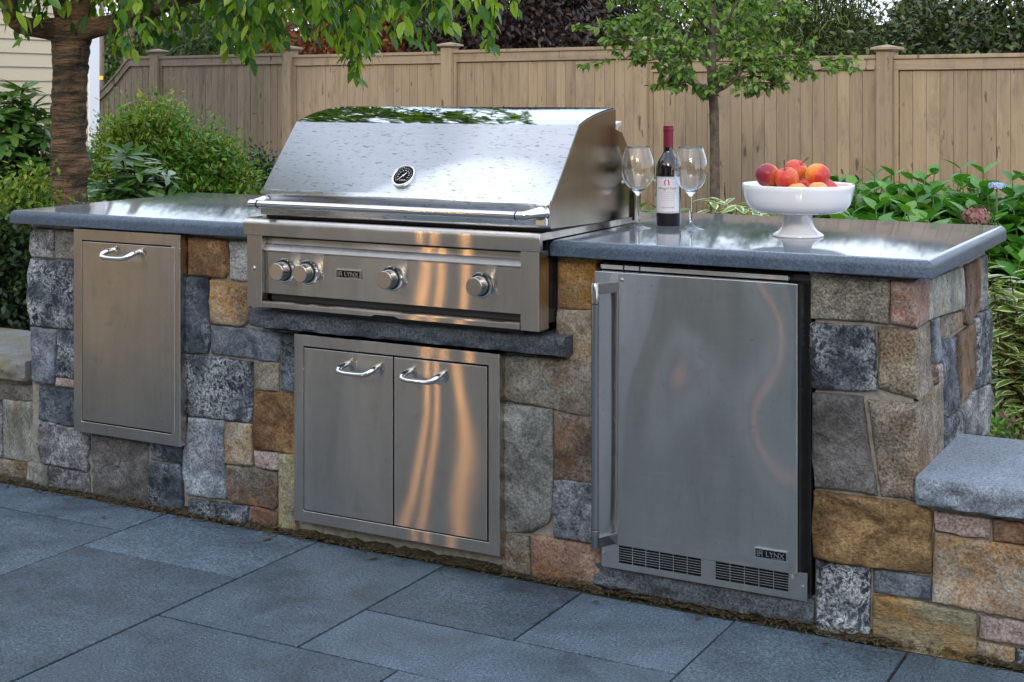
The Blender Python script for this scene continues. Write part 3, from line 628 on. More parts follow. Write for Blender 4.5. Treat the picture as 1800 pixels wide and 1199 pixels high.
# hood handle
hz, hy = .993, -.150
MB().tube([(-1.605,hy,hz),(-.755,hy,hz)], .0112, 20).build('handle', M['chrome'], hood, smooth=50)
for sx, xa, xb, xw in ((-1,-1.607,-1.640,-1.628),(1,-.753,-.705,-.700)):
    hb = MB(); hb.tube([(xa-sx*.003,hy,hz),(xa+sx*.001,hy,hz)], .0121, 20); 
    hb.build('handle_ring', M['black'], hood, smooth=50)
    hb = MB(); prof = []
    if sx > 0:
        hb.tube([(xa,hy,hz),(xa+.014,hy,hz),(xa+.022,hy+.005,hz+.001),(xa+.036,hy+.022,hz+.004),(xb,hy+.040,hz+.005),(xb+.004,-.096,hz+.006)], [.0118,.0118,.0122,.014,.019,.021], 16)
        hb.box(xb-.014,xb+.017,-.112,-.094,.966,1.020)
    else:
        hb.tube([(xa,hy,hz),(xa-.028,hy,hz),(xa-.033,hy+.004,hz)], [.0118,.0118,.008], 16)
        hb.tube([(xa-.022,hy+.002,hz+.001),(xa-.018,hy+.022,hz+.003),(xa-.016,-.094,hz+.005)], [.011,.014,.018], 12)
    hb.build('handle_bracket', M['chrome'], hood, bevel=.001, smooth=50)
# thermometer on the sloping face
nrm = Vector((0,-(1.226-1.033),(.076+.086))).normalized(); tp = Vector((-1.170,-.0475,1.0790))
rot = nrm.to_track_quat('Z','Y').to_matrix(); upv = Vector((0,.162,.193)).normalized(); xr = Vector((1,0,0))
def onface(pts): return [tuple(tp + xr*p[0] + upv*p[1] + nrm*p[2]) for p in pts]
def dial(mb0, name, mat, par, sm=40):
    b = MB(); b.add(onface(mb0.v), mb0.f); return b.build(name, mat, par, smooth=sm)
th = dial(MB().lathe([(.0285,.0),(.0355,.0),(.0365,.003),(.0355,.0065),(.0325,.0075),(.0305,.006),(.030,.004)], (0,0,0), 40), 'thermometer', M['chrome'], grill)
dial(MB().lathe([(0,.0042),(.0305,.0042),(.0305,0)], (0,0,0), 40), 'dial_face', M['dial'], th)
tk = MB()
for k in range(21):
    a = R(225-270*k/20); L0 = .0235 if k % 2 else .0215; ca, sa = math.cos(a), math.sin(a)
    for (r0, r1, hw) in ((L0,.0262,.00035),): tk.add([(ca*r0-sa*hw,sa*r0+ca*hw,.0050),(ca*r1-sa*hw,sa*r1+ca*hw,.0050),(ca*r1+sa*hw,sa*r1-ca*hw,.0050),(ca*r0+sa*hw,sa*r0-ca*hw,.0050)], [(0,1,2,3)])
for k in range(1,10):
    a = R(225-27*k-5); tk.box(math.cos(a)*.0175-.0016,math.cos(a)*.0175+.0016,math.sin(a)*.0175-.001,math.sin(a)*.0175+.001,.0049,.0051)
v, fc = text_mesh('LYNX', .0075); tk.add([(p[0]+.004,p[1]-.0165,.0051) for p in v], fc)
dial(tk, 'dial_marks', M['white'], th, None)
nd = MB(); a = R(50); d_ = Vector((math.cos(a),math.sin(a),0)); p_ = Vector((-d_.y,d_.x,0))
nd.add([tuple(d_*-.022+p_*.0007+Vector((0,0,.0055))),tuple(d_*-.022-p_*.0007+Vector((0,0,.0055))),tuple(d_*.012-p_*.0018+Vector((0,0,.0058))),tuple(d_*.012+p_*.0018+Vector((0,0,.0058)))],[(0,1,2,3)])
nd.lathe([(0,.0066),(.0028,.0062),(.003,.0045)],(0,0,0),12)
dial(nd, 'needle', M['white'], th, None)
# deck, trim and control panel
MB().prism([(-.090,.9465),(-.104,.9455),(-.112,.941),(-.1155,.934),(-.1155,.928),(-.112,.897),(-.098,.897),(-.098,.925),(.40,.9265),(.40,.9465)], -1.690, -.7045).build('front_trim', M['steel'], grill, bevel=.001, smooth=40)
MB().box(-1.635,-.69,-.075,.45,.9475,.9565).build('dark_hood_gap', M['black'], grill)  # black box in place of the shade in the gap under the hood
MB().box(-1.682,-1.6275,-.106,-.05,.6865,.8965).build('side_stile', M['steel'], grill, bevel=.001)
MB().box(-.7665,-.7115,-.106,-.05,.6865,.8965).build('side_stile', M['steel'], grill, bevel=.001)
for xx in (-1.6555,): 
    MB().lathe([(0,.0045),(.004,.004),(.0062,.0015),(.0065,0)], (xx,-.106,.800), 12, 'Y').build('screw', M['chrome'], grill, smooth=40)
MB().box(-1.676,-.7175,-.05,.55,.70,.925).build('firebox', M['blackgloss'], grill)
cp = MB().prism([(-.060,.8885),(-.082,.8885),(-.084,.8725),(-.099,.8545),(-.0985,.8515),(-.094,.851),(-.092,.849),(-.090,.727),(-.060,.725)], -1.6265,-.768).build('control_panel', M['steel'], grill, smooth=25)
badge(-1.327,-.0925,.800,.082,grill)
for kx in (-1.553,-1.469,-1.180,-.893):
    kb = MB().lathe([(.0295,0),(.034,.001),(.0355,.004),(.0335,.0075),(.0295,.0085),(.0285,.003)], (kx,-.091,.7965), 36, 'Y').build('knob_bezel', M['chrome'], grill, smooth=40)
    MB().lathe([(.0,.044),(.0235,.044),(.0252,.0425),(.0256,.040),(.0262,.012),(.0262,.003)], (kx,-.091,.7965), 36, 'Y').build('knob', M['knob'], kb, smooth=35)
    MB().lathe([(.0264,.012),(.0285,.011),(.0285,.002)], (kx,-.091,.7965), 30, 'Y').build('knob_collar', M['black'], kb, smooth=35)
    MB().box(kx-.0012,kx+.0012,-.091-.034,-.091-.024,.8218,.8232).build('knob_mark', M['white'], kb)
MB().prism([(-1.6265,.688),(-1.245,.688),(-1.232,.6935),(-1.165,.6935),(-1.152,.688),(-.770,.688),(-.770,.701),(-1.6265,.701)], -.104,-.100,'Y').build('drip_tray', M['steel'], grill)
MB().prism([(-.060,.7065),(-.098,.7065),(-.104,.7035),(-.1045,.6995),(-.100,.6975),(-.060,.70)], -1.6265,-.770).build('drip_tray_lip', M['steel'], grill, smooth=50)
MB().box(-1.62,-.775,-.07,-.055,.672,.74).build('painted_shadow_panel', M['black'], grill)  # black panel painting in the shade behind the drip tray
MB().box(-1.6268,-.7672,-.0795,-.058,.8888,.8966).build('painted_shadow_gap', M['black'], grill)  # black strip painted in as the shadow below the trim

# ------------------------------------------------------------------ fridge
fr = thing('refrigerator', 'undercounter outdoor refrigerator with plain brushed steel door and long vertical bar handle', 'refrigerator', (-.3,.25,.073))
MB().box(-.575,-.012,-.004,.56,.0745,.868).build('cabinet', M['blackgloss'], fr, bevel=.002)
fd = MB().box(-.5715,-.0285,-.062,-.014,.146,.8505).build('door', M['steel_fridge'], fr, bevel=.002)
MB().box(-.566,-.034,-.014,-.004,.152,.845).build('door_gasket', M['black'], fr)
MB().box(-.0285,-.0225,-.052,-.006,.150,.846).build('door_edge_trim', M['blackgloss'], fr)
MB().lathe([(0,.003),(.004,.0025),(.0055,0)], (-.4935,-.062,.832), 12, 'Y').build('screw', M['chrome'], fd, smooth=40)
tb = MB().box(-.566,-.06,-.036,-.02,.8545,.8655).build('hinge_bar', M['steel'], fr, bevel=.001)
for xx in (-.50,-.455): MB().box(xx-.0015,xx+.0015,-.038,-.02,.8535,.8665).build('hinge_clip', M['black'], tb)
hx, hy2 = -.541, -.122
hd = MB().tube([(hx,hy2,.196),(hx,hy2,.775)], .0098, 20).build('handle', M['handle'], fr, smooth=50)
for za, zb, zc in ((.775,.828,.812),(.196,.150,.164)):
    MB().tube([(hx,hy2,za-.002),(hx,hy2,za+.002)], .0102, 20).build('handle_ring', M['black'], hd)
    mb = MB(); mb.tube([(hx,hy2,za),(hx,hy2,zb-.002*(1 if zb > .5 else -1)),(hx,hy2,zb)], [.0107,.0107,.0095], 20); mb.prism([(hx-.0095,hy2),(hx+.0095,hy2),(hx+.036,-.0605),(hx+.012,-.0605)], zc-.013, zc+.014, 'Z')
    mb.build('handle_bracket', M['handle'], hd, bevel=.0008)
badge(-.094,-.062,.186,.080,fr)
kp = MB()
y0, y1 = -.034, -.028
V1, V2 = (-.514,-.287), (-.248,-.060); vz0, vz1 = .0925, .137
for a, b in ((-.564,V1[0]),(V1[1],V2[0]),(V2[1],-.0125)): kp.box(a,b,y0,y1,.0755,.145)
for a, b in (V1, V2): kp.box(a,b,y0,y1,.0755,vz0); kp.box(a,b,y0,y1,vz1,.145)
kick = kp.build('kick_plate', M['steel_fridge'], fr)
for (a, b), nc in ((V1,6),(V2,5)):
    gr = MB()
    for k in range(1,nc): x = a+(b-a)*k/nc; gr.box(x-.0011,x+.0011,y0+.0005,y1-.0005,vz0,vz1)
    for k in range(1,7): z = vz0+(vz1-vz0)*k/7; gr.box(a,b,y0+.001,y1-.001,z-.0009,z+.0009)
    gr.build('vent_grille', M['steel_fridge'], kick)
    MB().box(a-.002,b+.002,-.022,-.012,vz0-.002,vz1+.002).build('vent_backing', M['black'], kick)
for x in (-.556,-.0245): MB().lathe([(0,.003),(.003,.0025),(.0045,0)], (x,y0,.110), 12, 'Y').build('screw', M['chrome'], kick, smooth=40)
MB().tube([(-.047,-.05,.147),(-.047,-.05,.134)], .008, 12).build('hinge_pin', M['steel'], fr, smooth=40)

# ------------------------------------------------------------------ glasses, bottle, bowl, fruit
m, n, l, bs = newmat('clear_glass'); bs.inputs['Transmission Weight'].default_value = 1; bs.inputs['Roughness'].default_value = 0; bs.inputs['IOR'].default_value = 1.48; bs.inputs['Base Color'].default_value = (.98,.99,.99,1); M['glass'] = m
TOP = .923
for (gx, gy, lab) in ((-.634,.36,'empty clear balloon wine glass standing between the grill and the wine bottle'),(-.487,.401,'empty clear balloon wine glass standing on the fruit bowl side of the bottle')):
    g = thing('wine_glass', lab, 'wine glass', (gx,gy,TOP), 'pair of balloon wine glasses')
    zb = TOP+.108
    o_ = [(.0045,-.012),(.010,-.003),(.022,.006),(.036,.020),(.046,.038),(.0505,.058),(.0495,.078),(.044,.100),(.037,.120),(.0342,.128)]
    # smooth the bowl outline
    ip = []
    for i in range(len(o_)-1):
        for t in (0,.5): ip.append((o_[i][0]+(o_[i+1][0]-o_[i][0])*t, o_[i][1]+(o_[i+1][1]-o_[i][1])*t))
    ip.append(o_[-1])
    for _ in range(2): ip = [ip[0]]+[((ip[i-1][0]+2*ip[i][0]+ip[i+1][0])/4,(ip[i-1][1]+2*ip[i][1]+ip[i+1][1])/4) for i in range(1,len(ip)-1)]+[ip[-1]]
    th_ = .0011
    inner = [(max(r-th_,.0), h+(.002 if r < .02 else 0)) for r, h in ip if h > 0.0][::-1]
    prof = [(0,-.012)]+ip+[(ip[-1][0]-.0006,ip[-1][1]+.0006)]+inner+[(0,.0045)]
    MB().lathe([(r,zb+h) for r,h in prof], (gx,gy,0), 48).build('bowl', M['glass'], g, smooth=80)
    st = [(0,TOP+.0005),(.040,TOP+.0005),(.0405,TOP+.0015),(.036,TOP+.0032),(.022,TOP+.0062),(.012,TOP+.0105),(.0062,TOP+.018),(.0041,TOP+.030),(.0038,TOP+.06),(.0039,TOP+.085),(.0043,TOP+.0955),(0,TOP+.0958)]
    MB().lathe(st, (gx,gy,0), 40).build('stem_and_foot', M['glass'], g, smooth=80)
bt = thing('wine_bottle', 'dark red wine bottle with pale label and burgundy capsule between two glasses', 'wine bottle', (-.591,.486,TOP))
M['bottle'] = simple('dark_glass', (.006,.003,.005), .04, 0, .6, **{'Coat Weight': .4})
M['capsule'] = simple('burgundy_foil', (.16,.012,.03), .35, .25)
bx, by = -.591, .486; br_ = .0365
MB().lathe([(0,TOP+.0006),(br_-.004,TOP+.0006),(br_,TOP+.005),(br_,TOP+.172),(br_-.002,TOP+.184),(br_-.007,TOP+.196),(.022,TOP+.207),(.0165,TOP+.214),(.0147,TOP+.222),(.0142,TOP+.235),(.0142,TOP+.280)], (bx,by,0), 48).build('bottle_body', M['bottle'], bt, smooth=50)
MB().lathe([(.0147,TOP+.232),(.0147,TOP+.2805),(.0158,TOP+.2810),(.0158,TOP+.2865),(.0150,TOP+.2872),(.0150,TOP+.2945),(.0140,TOP+.2955),(0,TOP+.2955)], (bx,by,0), 32).build('capsule', M['capsule'], bt, smooth=40)
# label wrapped on the bottle, facing the eye
la = math.atan2(EYE.y-by, EYE.x-bx)-.10
def wrap(u, v, off=.0004):
    a = la + u/br_; return (bx+(br_+off)*math.cos(a), by+(br_+off)*math.sin(a), TOP+v)
def wrapbox(u0,u1,v0,v1,off,mb,nseg=14):
    b0 = len(mb.v)
    for i in range(nseg+1): mb.v += [wrap(u0+(u1-u0)*i/nseg,v0,off), wrap(u0+(u1-u0)*i/nseg,v1,off)]
    for i in range(nseg): mb.f.append((b0+2*i,b0+2*i+2,b0+2*i+3,b0+2*i+1)); mb.m.append(0)
mb = MB(); LW_, L0_, L1_ = .041, .040, .146; wrapbox(-LW_,LW_,L0_,L1_,.0004,mb,24); lbl = mb.build('label', simple('label_paper',(.72,.72,.78),.6), bt, smooth=60)
mb = MB()
for (a,b,c,d) in ((-LW_+.002,LW_-.002,L1_-.0035,L1_-.0025),(-LW_+.002,LW_-.002,L0_+.0025,L0_+.0035)): wrapbox(a,b,c,d,.0007,mb,24)
for a in (-LW_+.002,LW_-.0028): wrapbox(a,a+.0008,L0_+.0025,L1_-.0025,.0007,mb,1)
rl = random.Random(9); sq = MB()
for row in range(5):
    u = -.022+rl.uniform(-.001,.001); z = .101-row*.0062
    while u < .020+rl.uniform(-.003,.003):   # tiny illegible handwriting
        wd = rl.uniform(.0025,.006); k = int(wd/.0007)
        for q in range(k):
            uu = u+q*.0007; z1 = z+rl.uniform(-.0009,.0009)*1.2; sq.add([wrap(uu,z1,.0007),wrap(uu+.0006,z1+.0006,.0007),wrap(uu+.0006,z1+.0011,.0007),wrap(uu,z1+.0005,.0007)],[(0,1,2,3)])
        u += wd+.0012
for t, sz, zz in (('Menage a Trois',.0098,.1125),('CALIFORNIA RED WINE',.0044,.0560),):
    v, fc = text_mesh(t, sz); mb.add([wrap(p[0]*.92-.001,zz+p[1]+(0 if sz < .006 else .0012*math.sin(p[0]*260)),.0007) for p in v], fc)
mb.v += sq.v and [] ; b0 = len(mb.v); mb.v += sq.v; mb.f += [tuple(i+b0 for i in f) for f in sq.f]; mb.m += [0]*len(sq.f)
mb.build('label_print', simple('label_ink',(.03,.025,.06),.6), lbl)
mb = MB()
def blob(pts):   # flat red dancing figures
    for (u0,v0,u1,v1,wd) in pts:
        du, dv = u1-u0, v1-v0; L = math.hypot(du,dv); pu, pv = -dv/L*wd, du/L*wd
        mb.add([wrap(u0+pu,v0+pv,.0008),wrap(u0-pu,v0-pv,.0008),wrap(u1-pu,v1-pv,.0008),wrap(u1+pu,v1+pv,.0008)],[(0,1,2,3)])
for s_ in (-1,1):
    o0 = s_*.0058-.001
    blob([(o0,.1285,o0-s_*.0010,.1345,.0014),(o0,.1285,o0+s_*.0030,.1215,.0008),(o0,.1285,o0-s_*.0020,.1210,.0009),(o0-s_*.001,.1335,o0-s_*.0042,.1375,.0006),(o0-s_*.0005,.133,o0+s_*.0035,.1300,.0007),(o0-s_*.001,.1350,o0-s_*.0012,.1378,.0012)])
mb.build('label_emblem', simple('label_red',(.45,.02,.04),.6), lbl)
# footed bowl
bw = thing('fruit_bowl', 'white ceramic footed bowl holding peaches and apples', 'bowl', (-.158,.357,TOP))
M['ceramic'] = simple('white_ceramic', (.74,.75,.78), .10, 0, .5, **{'Coat Weight': .5, 'Coat Roughness': .04})
cx_, cy_ = -.158, .357
MB().lathe([(0,.067),(.034,.066),(.085,.0658),(.113,.0685),(.130,.077),(.1395,.090),(.145,.107),(.1500,.130),(.1515,.142),(.1500,.1440),(.1470,.1430),(.1455,.138),(.1400,.108),(.134,.092),(.122,.081),(.10,.0765),(.04,.076),(0,.076)], (cx_,cy_,TOP), 72).build('dish', M['ceramic'], bw, smooth=60)
MB().lathe([(0,.0006),(.066,.0006),(.0690,.003),(.0685,.0065),(.062,.0115),(.052,.018),(.0445,.027),(.040,.040),(.0375,.055),(.0365,.0675),(0,.0675)], (cx_,cy_,TOP), 56).build('foot', M['ceramic'], bw, smooth=60)
def fruit_mat(name, ca, cb, cc, sc=3.0):
    m, n, l, bs = newmat(name); vec, rnd = objvec(n, l, True); t = n.new('ShaderNodeTexCoord'); sp = n.new('ShaderNodeSeparateXYZ'); l.new(t.outputs['Object'], sp.inputs[0])
    f = nz(n, l, vec, 22, 4, .6); fa = math_(n, l, 'ADD', math_(n, l, 'MULTIPLY', sp.outputs[0], 16), f)
    mpp = n.new('ShaderNodeMapping'); mpp.inputs['Scale'].default_value = (260,260,30); l.new(vec, mpp.inputs['Vector']); st = nz(n, l, mpp.outputs['Vector'], 1, 3, .6)
    c = ramp(n, l, fa, [(.18,ca),(.52,cb),(.85,cc)]); c = mixc(n, l, 1, c, ramp(n, l, st, [(.35,.78),(.65,1.12)]), 'MULTIPLY')
    fr_ = nz(n, l, vec, 420, 2, .5); c = mixc(n, l, ramp(n, l, fr_, [(.66,0),(.72,.45)]), c, (.62,.38,.14)); bl = nz(n, l, vec, 45, 4, .6); c = mixc(n, l, ramp(n, l, bl, [(.62,0),(.75,.55)]), c, (.16,.03,.015))
    l.new(c, bs.inputs['Base Color']); bs.inputs['Roughness'].default_value = .42; bs.inputs['Subsurface Weight'].default_value = .08; bs.inputs['Subsurface Radius'].default_value = (.01,.004,.002); bs.inputs['Sheen Weight'].default_value = .05
    return m
FM = {'peach': fruit_mat('peach_skin',(.22,.006,.02),(.34,.012,.022),(.58,.13,.015)), 'apple': fruit_mat('apple_skin',(.58,.065,.012),(.50,.025,.018),(.58,.12,.02)), 'yellow': fruit_mat('nectarine_skin',(.72,.30,.004),(.68,.17,.008),(.50,.025,.018)), 'apricot': fruit_mat('apricot_skin',(.72,.30,.07),(.75,.36,.10),(.70,.26,.06)), 'red': fruit_mat('red_apple_skin',(.50,.035,.03),(.42,.025,.03),(.5,.06,.04))}
M['stem'] = simple('fruit_stem', (.10,.055,.02), .7)
def fruit(u, v, dpt, r, kind, mat, lab, tilt=(0,0,0), stem=False):
    name = {'peach':'peach','apple':'apple','yellow':'nectarine','apricot':'apricot','red':'apple'}[kind]
    p = spot(u, dpt, zat(v, dpt)); prof = []
    for k in range(25):
        a = math.pi*k/24; rr_ = r*math.sin(a); hh = -r*math.cos(a)*.94
        if kind in ('apple','red'): hh += -.34*r*math.exp(-((rr_/r)/.28)**2)*(1 if k > 12 else -.55); rr_ *= 1+.05*math.cos(a)*-1
        elif k > 12: hh += -.13*r*math.exp(-((rr_/r)/.25)**2)
        prof.append((max(rr_,0), hh))
    sdf = random.random()*30; mb = MB().lathe(prof, (0,0,0), 36)
    if kind in ('peach','yellow','apricot'):
        nv = []
        for x,y,z in mb.v:
            a = math.atan2(y,x); q = 1-.055*math.exp(-(a/.16)**2); nv.append((x*q,y*q,z))
        mb.v = nv
    mb.v = [tuple(c_*(1+.045*mnoise.noise((x*38+sdf,y*38,z*38))) for c_ in (x,y,z)) for x,y,z in mb.v]
    t = thing(name, lab, name, p); t.rotation_euler = tilt
    mb.build('flesh', FM[mat], t, smooth=80, origin=(0,0,0)).location = (0,0,0)
    if stem:
        so_ = MB().tube([(0,0,r*.55),(.001,0,r*.85),(.003,.001,r*1.2),(.006,.001,r*1.62)], [.0012,.0010,.0011,.0017], 8).build('stem', M['stem'], t, smooth=60, origin=(0,0,0)); so_.location = (0,0,0)
    return t
fruit(1349,308,3.86,.0335,'peach','peach','deep crimson peach leaning on the rim beside the stemmed apples',(R(150),R(20),R(30)))
fruit(1383,314,3.83,.0325,'apple','apple','orange-red apple with short stem in front of the long-stemmed apple',(R(18),R(-12),R(10)),True)
fruit(1399,301,3.93,.0330,'apple','apple','red apple with long stem behind the others',(R(10),R(38),R(0)),True)
fruit(1437,308,3.88,.0335,'yellow','yellow','yellow and red nectarine heaped on the bowl',(R(15),R(10),R(-20)))
fruit(1401,340,3.80,.030,'apricot','apricot','orange apricot low in the bowl under the stemmed apples',(0,0,0))
fruit(1438,337,3.79,.028,'apricot','apricot','pale orange apricot low in the bowl under the nectarine',(0,0,1))
fruit(1416,335,3.88,.031,'red','red','dark red apple half hidden between the two apricots',(R(60),0,0))
fruit(1453,331,3.98,.031,'red','red','red apple half hidden behind the nectarine',(R(40),0,2))
fruit(1366,339,3.88,.030,'apricot','yellow','golden apricot half hidden under the peach',(0,0,2))

# ------------------------------------------------------------------ fence
M_fence = {}
def wood(name, a, b, knot=(.05,.03,.015), long=(30,30,1.2)):
    m, n, l, bs = newmat(name); vec, rnd = objvec(n, l, True, long)
    g1 = nz(n, l, vec, 1.0, 6, .65, .6); v2, _ = objvec(n, l, True, (8,8,2.2)); g2 = nz(n, l, v2, 1.0, 4, .7, .3); v3, _ = objvec(n, l, True, (22,22,5)); g3 = nz(n, l, v3, 1.0, 3, .5)
    c = mixc(n, l, ramp(n, l, g1, [(.3,0),(.7,1)]), a, b)
    c = mixc(n, l, 1, c, ramp(n, l, rnd, [(0,.86),(1,1.1)]), 'MULTIPLY')
    c = mixc(n, l, ramp(n, l, g2, [(.50,0),(.76,.65)]), c, tuple(x*.42 for x in a))
    c = mixc(n, l, ramp(n, l, g3, [(.66,0),(.72,.85)]), c, knot)
    ge = n.new('ShaderNodeNewGeometry'); gw = nz(n, l, ge.outputs['Position'], .55, 4, .6); c = mixc(n, l, ramp(n, l, gw, [(.45,0),(.70,.35)]), c, (.155,.135,.11))
    l.new(c, bs.inputs['Base Color']); bs.inputs['Roughness'].default_value = .8; bump(n, l, bs, g1, .5, .003); return m
M['fence'] = wood('stained_cedar', (.205,.158,.102), (.275,.217,.148))
M['fence_cap'] = wood('stained_cedar_cap', (.21,.16,.11), (.29,.23,.16), long=(1.2,1.2,30))
FD = (RGT*-.7857 + FWD*.6186).normalized(); FN = Vector((-FD.y, FD.x, 0))      # fence runs along FD, FN points away from the yard or back
if FN.dot(FWD) < 0: FN = -FN
F0 = spot(1560, 12.14, 0)
def fpt(t, off, z): p = F0 + FD*t + FN*off; return (p.x, p.y, z)
fence = thing('wooden_fence', 'tan stained board fence with capped posts closing the garden behind the counter', 'fence', tuple(F0))
def fbox(t0, t1, o0, o1, z0, z1, name, mat, par=None, bev=.003, z0b=None, z1b=None):
    z0b = z0 if z0b is None else z0b; z1b = z1 if z1b is None else z1b
    mb = MB().add([fpt(t0,o0,z0),fpt(t1,o0,z0b),fpt(t1,o1,z0b),fpt(t0,o1,z0),fpt(t0,o0,z1),fpt(t1,o0,z1b),fpt(t1,o1,z1b),fpt(t0,o1,z1)], [(0,3,2,1),(4,5,6,7),(0,1,5,4),(1,2,6,5),(2,3,7,6),(3,0,4,7)])
    return mb.build(name, mat, par or fence, bevel=bev, bseg=1)
PW = 2.44; ph = .07
tops = {-5:1.64,-4:1.64,-3:1.64,-2:1.64,-1:1.64,0:1.645,1:1.775,2:1.765,3:1.79}      # height of the panel between post k and k+1
for k in range(-5,5):
    t = k*PW; zt = max(tops.get(k,1.80), tops.get(k-1,0)) + .03
    p = fbox(t-ph,t+ph,-.075,.065,-.06,zt,'post',M['fence'])
    c = MB()
    for s_, za, zb in ((.080,zt,zt+.014),(.105,zt+.014,zt+.032)): c.add([fpt(t-s_,-s_-.005,za),fpt(t+s_,-s_-.005,za),fpt(t+s_,s_-.005,za),fpt(t-s_,s_-.005,za),fpt(t-s_,-s_-.005,zb),fpt(t+s_,-s_-.005,zb),fpt(t+s_,s_-.005,zb),fpt(t-s_,s_-.005,zb)], [(0,3,2,1),(4,5,6,7),(0,1,5,4),(1,2,6,5),(2,3,7,6),(3,0,4,7)])
    q = .105; c.add([fpt(t-q,-q-.005,zt+.0325),fpt(t+q,-q-.005,zt+.0325),fpt(t+q,q-.005,zt+.0325),fpt(t-q,q-.005,zt+.0325),fpt(t,-.005,zt+.058)], [(0,1,4),(1,2,4),(2,3,4),(3,0,4)])
    c.build('post_cap', M['fence_cap'], p)
for k, zt in tops.items():
    a, b = k*PW+ph+.001, (k+1)*PW-ph-.001
    fbox(a,b,-.045,.04,zt-.032,zt,'cap_rail',M['fence_cap']); fbox(a,b,-.030,-.006,zt-.125,zt-.0325,'face_rail',M['fence_cap'])
    fbox(a,a+.035,-.030,-.004,-.05,zt-.126,'edge_trim',M['fence']); fbox(b-.035,b,-.030,-.004,-.05,zt-.126,'edge_trim',M['fence'])
    nb = 19; s0, s1 = a+.036, b-.036; bw_ = (s1-s0)/nb
    for i in range(nb):
        jj = random.uniform(-.0015,.0015); fbox(s0+i*bw_+.0016, s0+(i+1)*bw_-.0016, -.006+jj, .010+jj, -.05, zt-.06, 'board', M['fence'], bev=.0025)
# the swooping end panel beside the house
a = 4*PW+ph; nb = 13; bw_ = .118
def swoop(t): 
    x = max(0, t-(a+.50)); return 1.80 - (.80*(1-math.exp(-x*.95)) if x > 0 else 0)*1.25
for i in range(nb):
    t0, t1 = a+i*bw_, a+(i+1)*bw_
    fbox(t0+.003,t1-.003,-.006,.010,-.05,swoop(t0)-.06,'board',M['fence'],bev=.0025,z1b=swoop(t1)-.06)
    fbox(t0,t1,-.045,.04,swoop(t0)-.032,swoop(t0),'cap_rail',M['fence_cap'],bev=0,z0b=swoop(t1)-.032,z1b=swoop(t1))
    fbox(t0,t1,-.030,-.0065,swoop(t0)-.125,swoop(t0)-.0325,'face_rail',M['fence_cap'],bev=0,z0b=swoop(t1)-.125,z1b=swoop(t1)-.0325)

# ------------------------------------------------------------------ neighbouring house wall
hc = spot(173, 11.5); HX = hc.x; HY = hc.y
house = thing('house', 'house with beige horizontal clapboards and white corner board beyond the cherry tree', 'house', (HX-3,HY-3.5,0))
M['clap'] = simple('beige_clapboard', (.46,.41,.30), .7); M['trimw'] = simple('white_trim', (.66,.70,.76), .5); M['roof'] = mottled('roof_shingle', (.05,.045,.04), (.10,.09,.085), 12)
MB().box(HX-6,HX-.03,HY-7,HY-.02,-.06,4.2).build('wall', M['clap'], house)
nclap = 40
for i in range(nclap):
    z = -.05+i*.1046
    MB().prism([(HX-.0295,z),(HX-.004,z),(HX-.016,z+.110),(HX-.0295,z+.110)], HY-7, HY-.105, 'Y').build('clapboard', M['clap'], house)
    house_last = z
MB().box(HX-.0295,HX+.006,HY-.104,HY+.006,-.06,4.2).build('corner_board', M['trimw'], house, bevel=.002)
MB().prism([(HX+.35,4.2),(HX-3,6.2),(HX-6.35,4.2),(HX-6.35,4.1),(HX+.35,4.1)], HY-7.3, HY+.3, 'Y').build('roof', M['roof'], house)
# the photographer's side: long low house, lamp posts and tall firs
for i, (xx, hgt, lab) in enumerate([(172+5,5.0,'slim weathered grey pole with yellow tag standing behind the house corner'),(225,4.5,'thick reddish brown tree trunk with yellow tag rising behind the swoop of the fence')]):
    dpt = 23+i*1.5; p = spot(xx, dpt, -.05); r_ = .045 if i == 0 else .10
    t = thing('utility_pole' if i == 0 else 'tree_trunk', lab, 'pole' if i == 0 else 'tree trunk', tuple(p))
    MB().tube([(p.x,p.y,-.05),(p.x+.02,p.y,2),(p.x,p.y,hgt)], [r_,r_*.95,r_*.85], 10).build('shaft', wood('pole_wood%d'%i, (.10,.075,.06), (.20,.15,.12)), t, smooth=50)
    zz = zat(137 if i == 0 else 117, dpt); q = p + RGT*(.0+.02) - FWD*(r_+.01)
    MB().box(q.x-.035,q.x+.045,q.y-.005,q.y+.005,zz-.03,zz+.03).build('tag', simple('yellow_tag',(.75,.55,.03),.5), t)

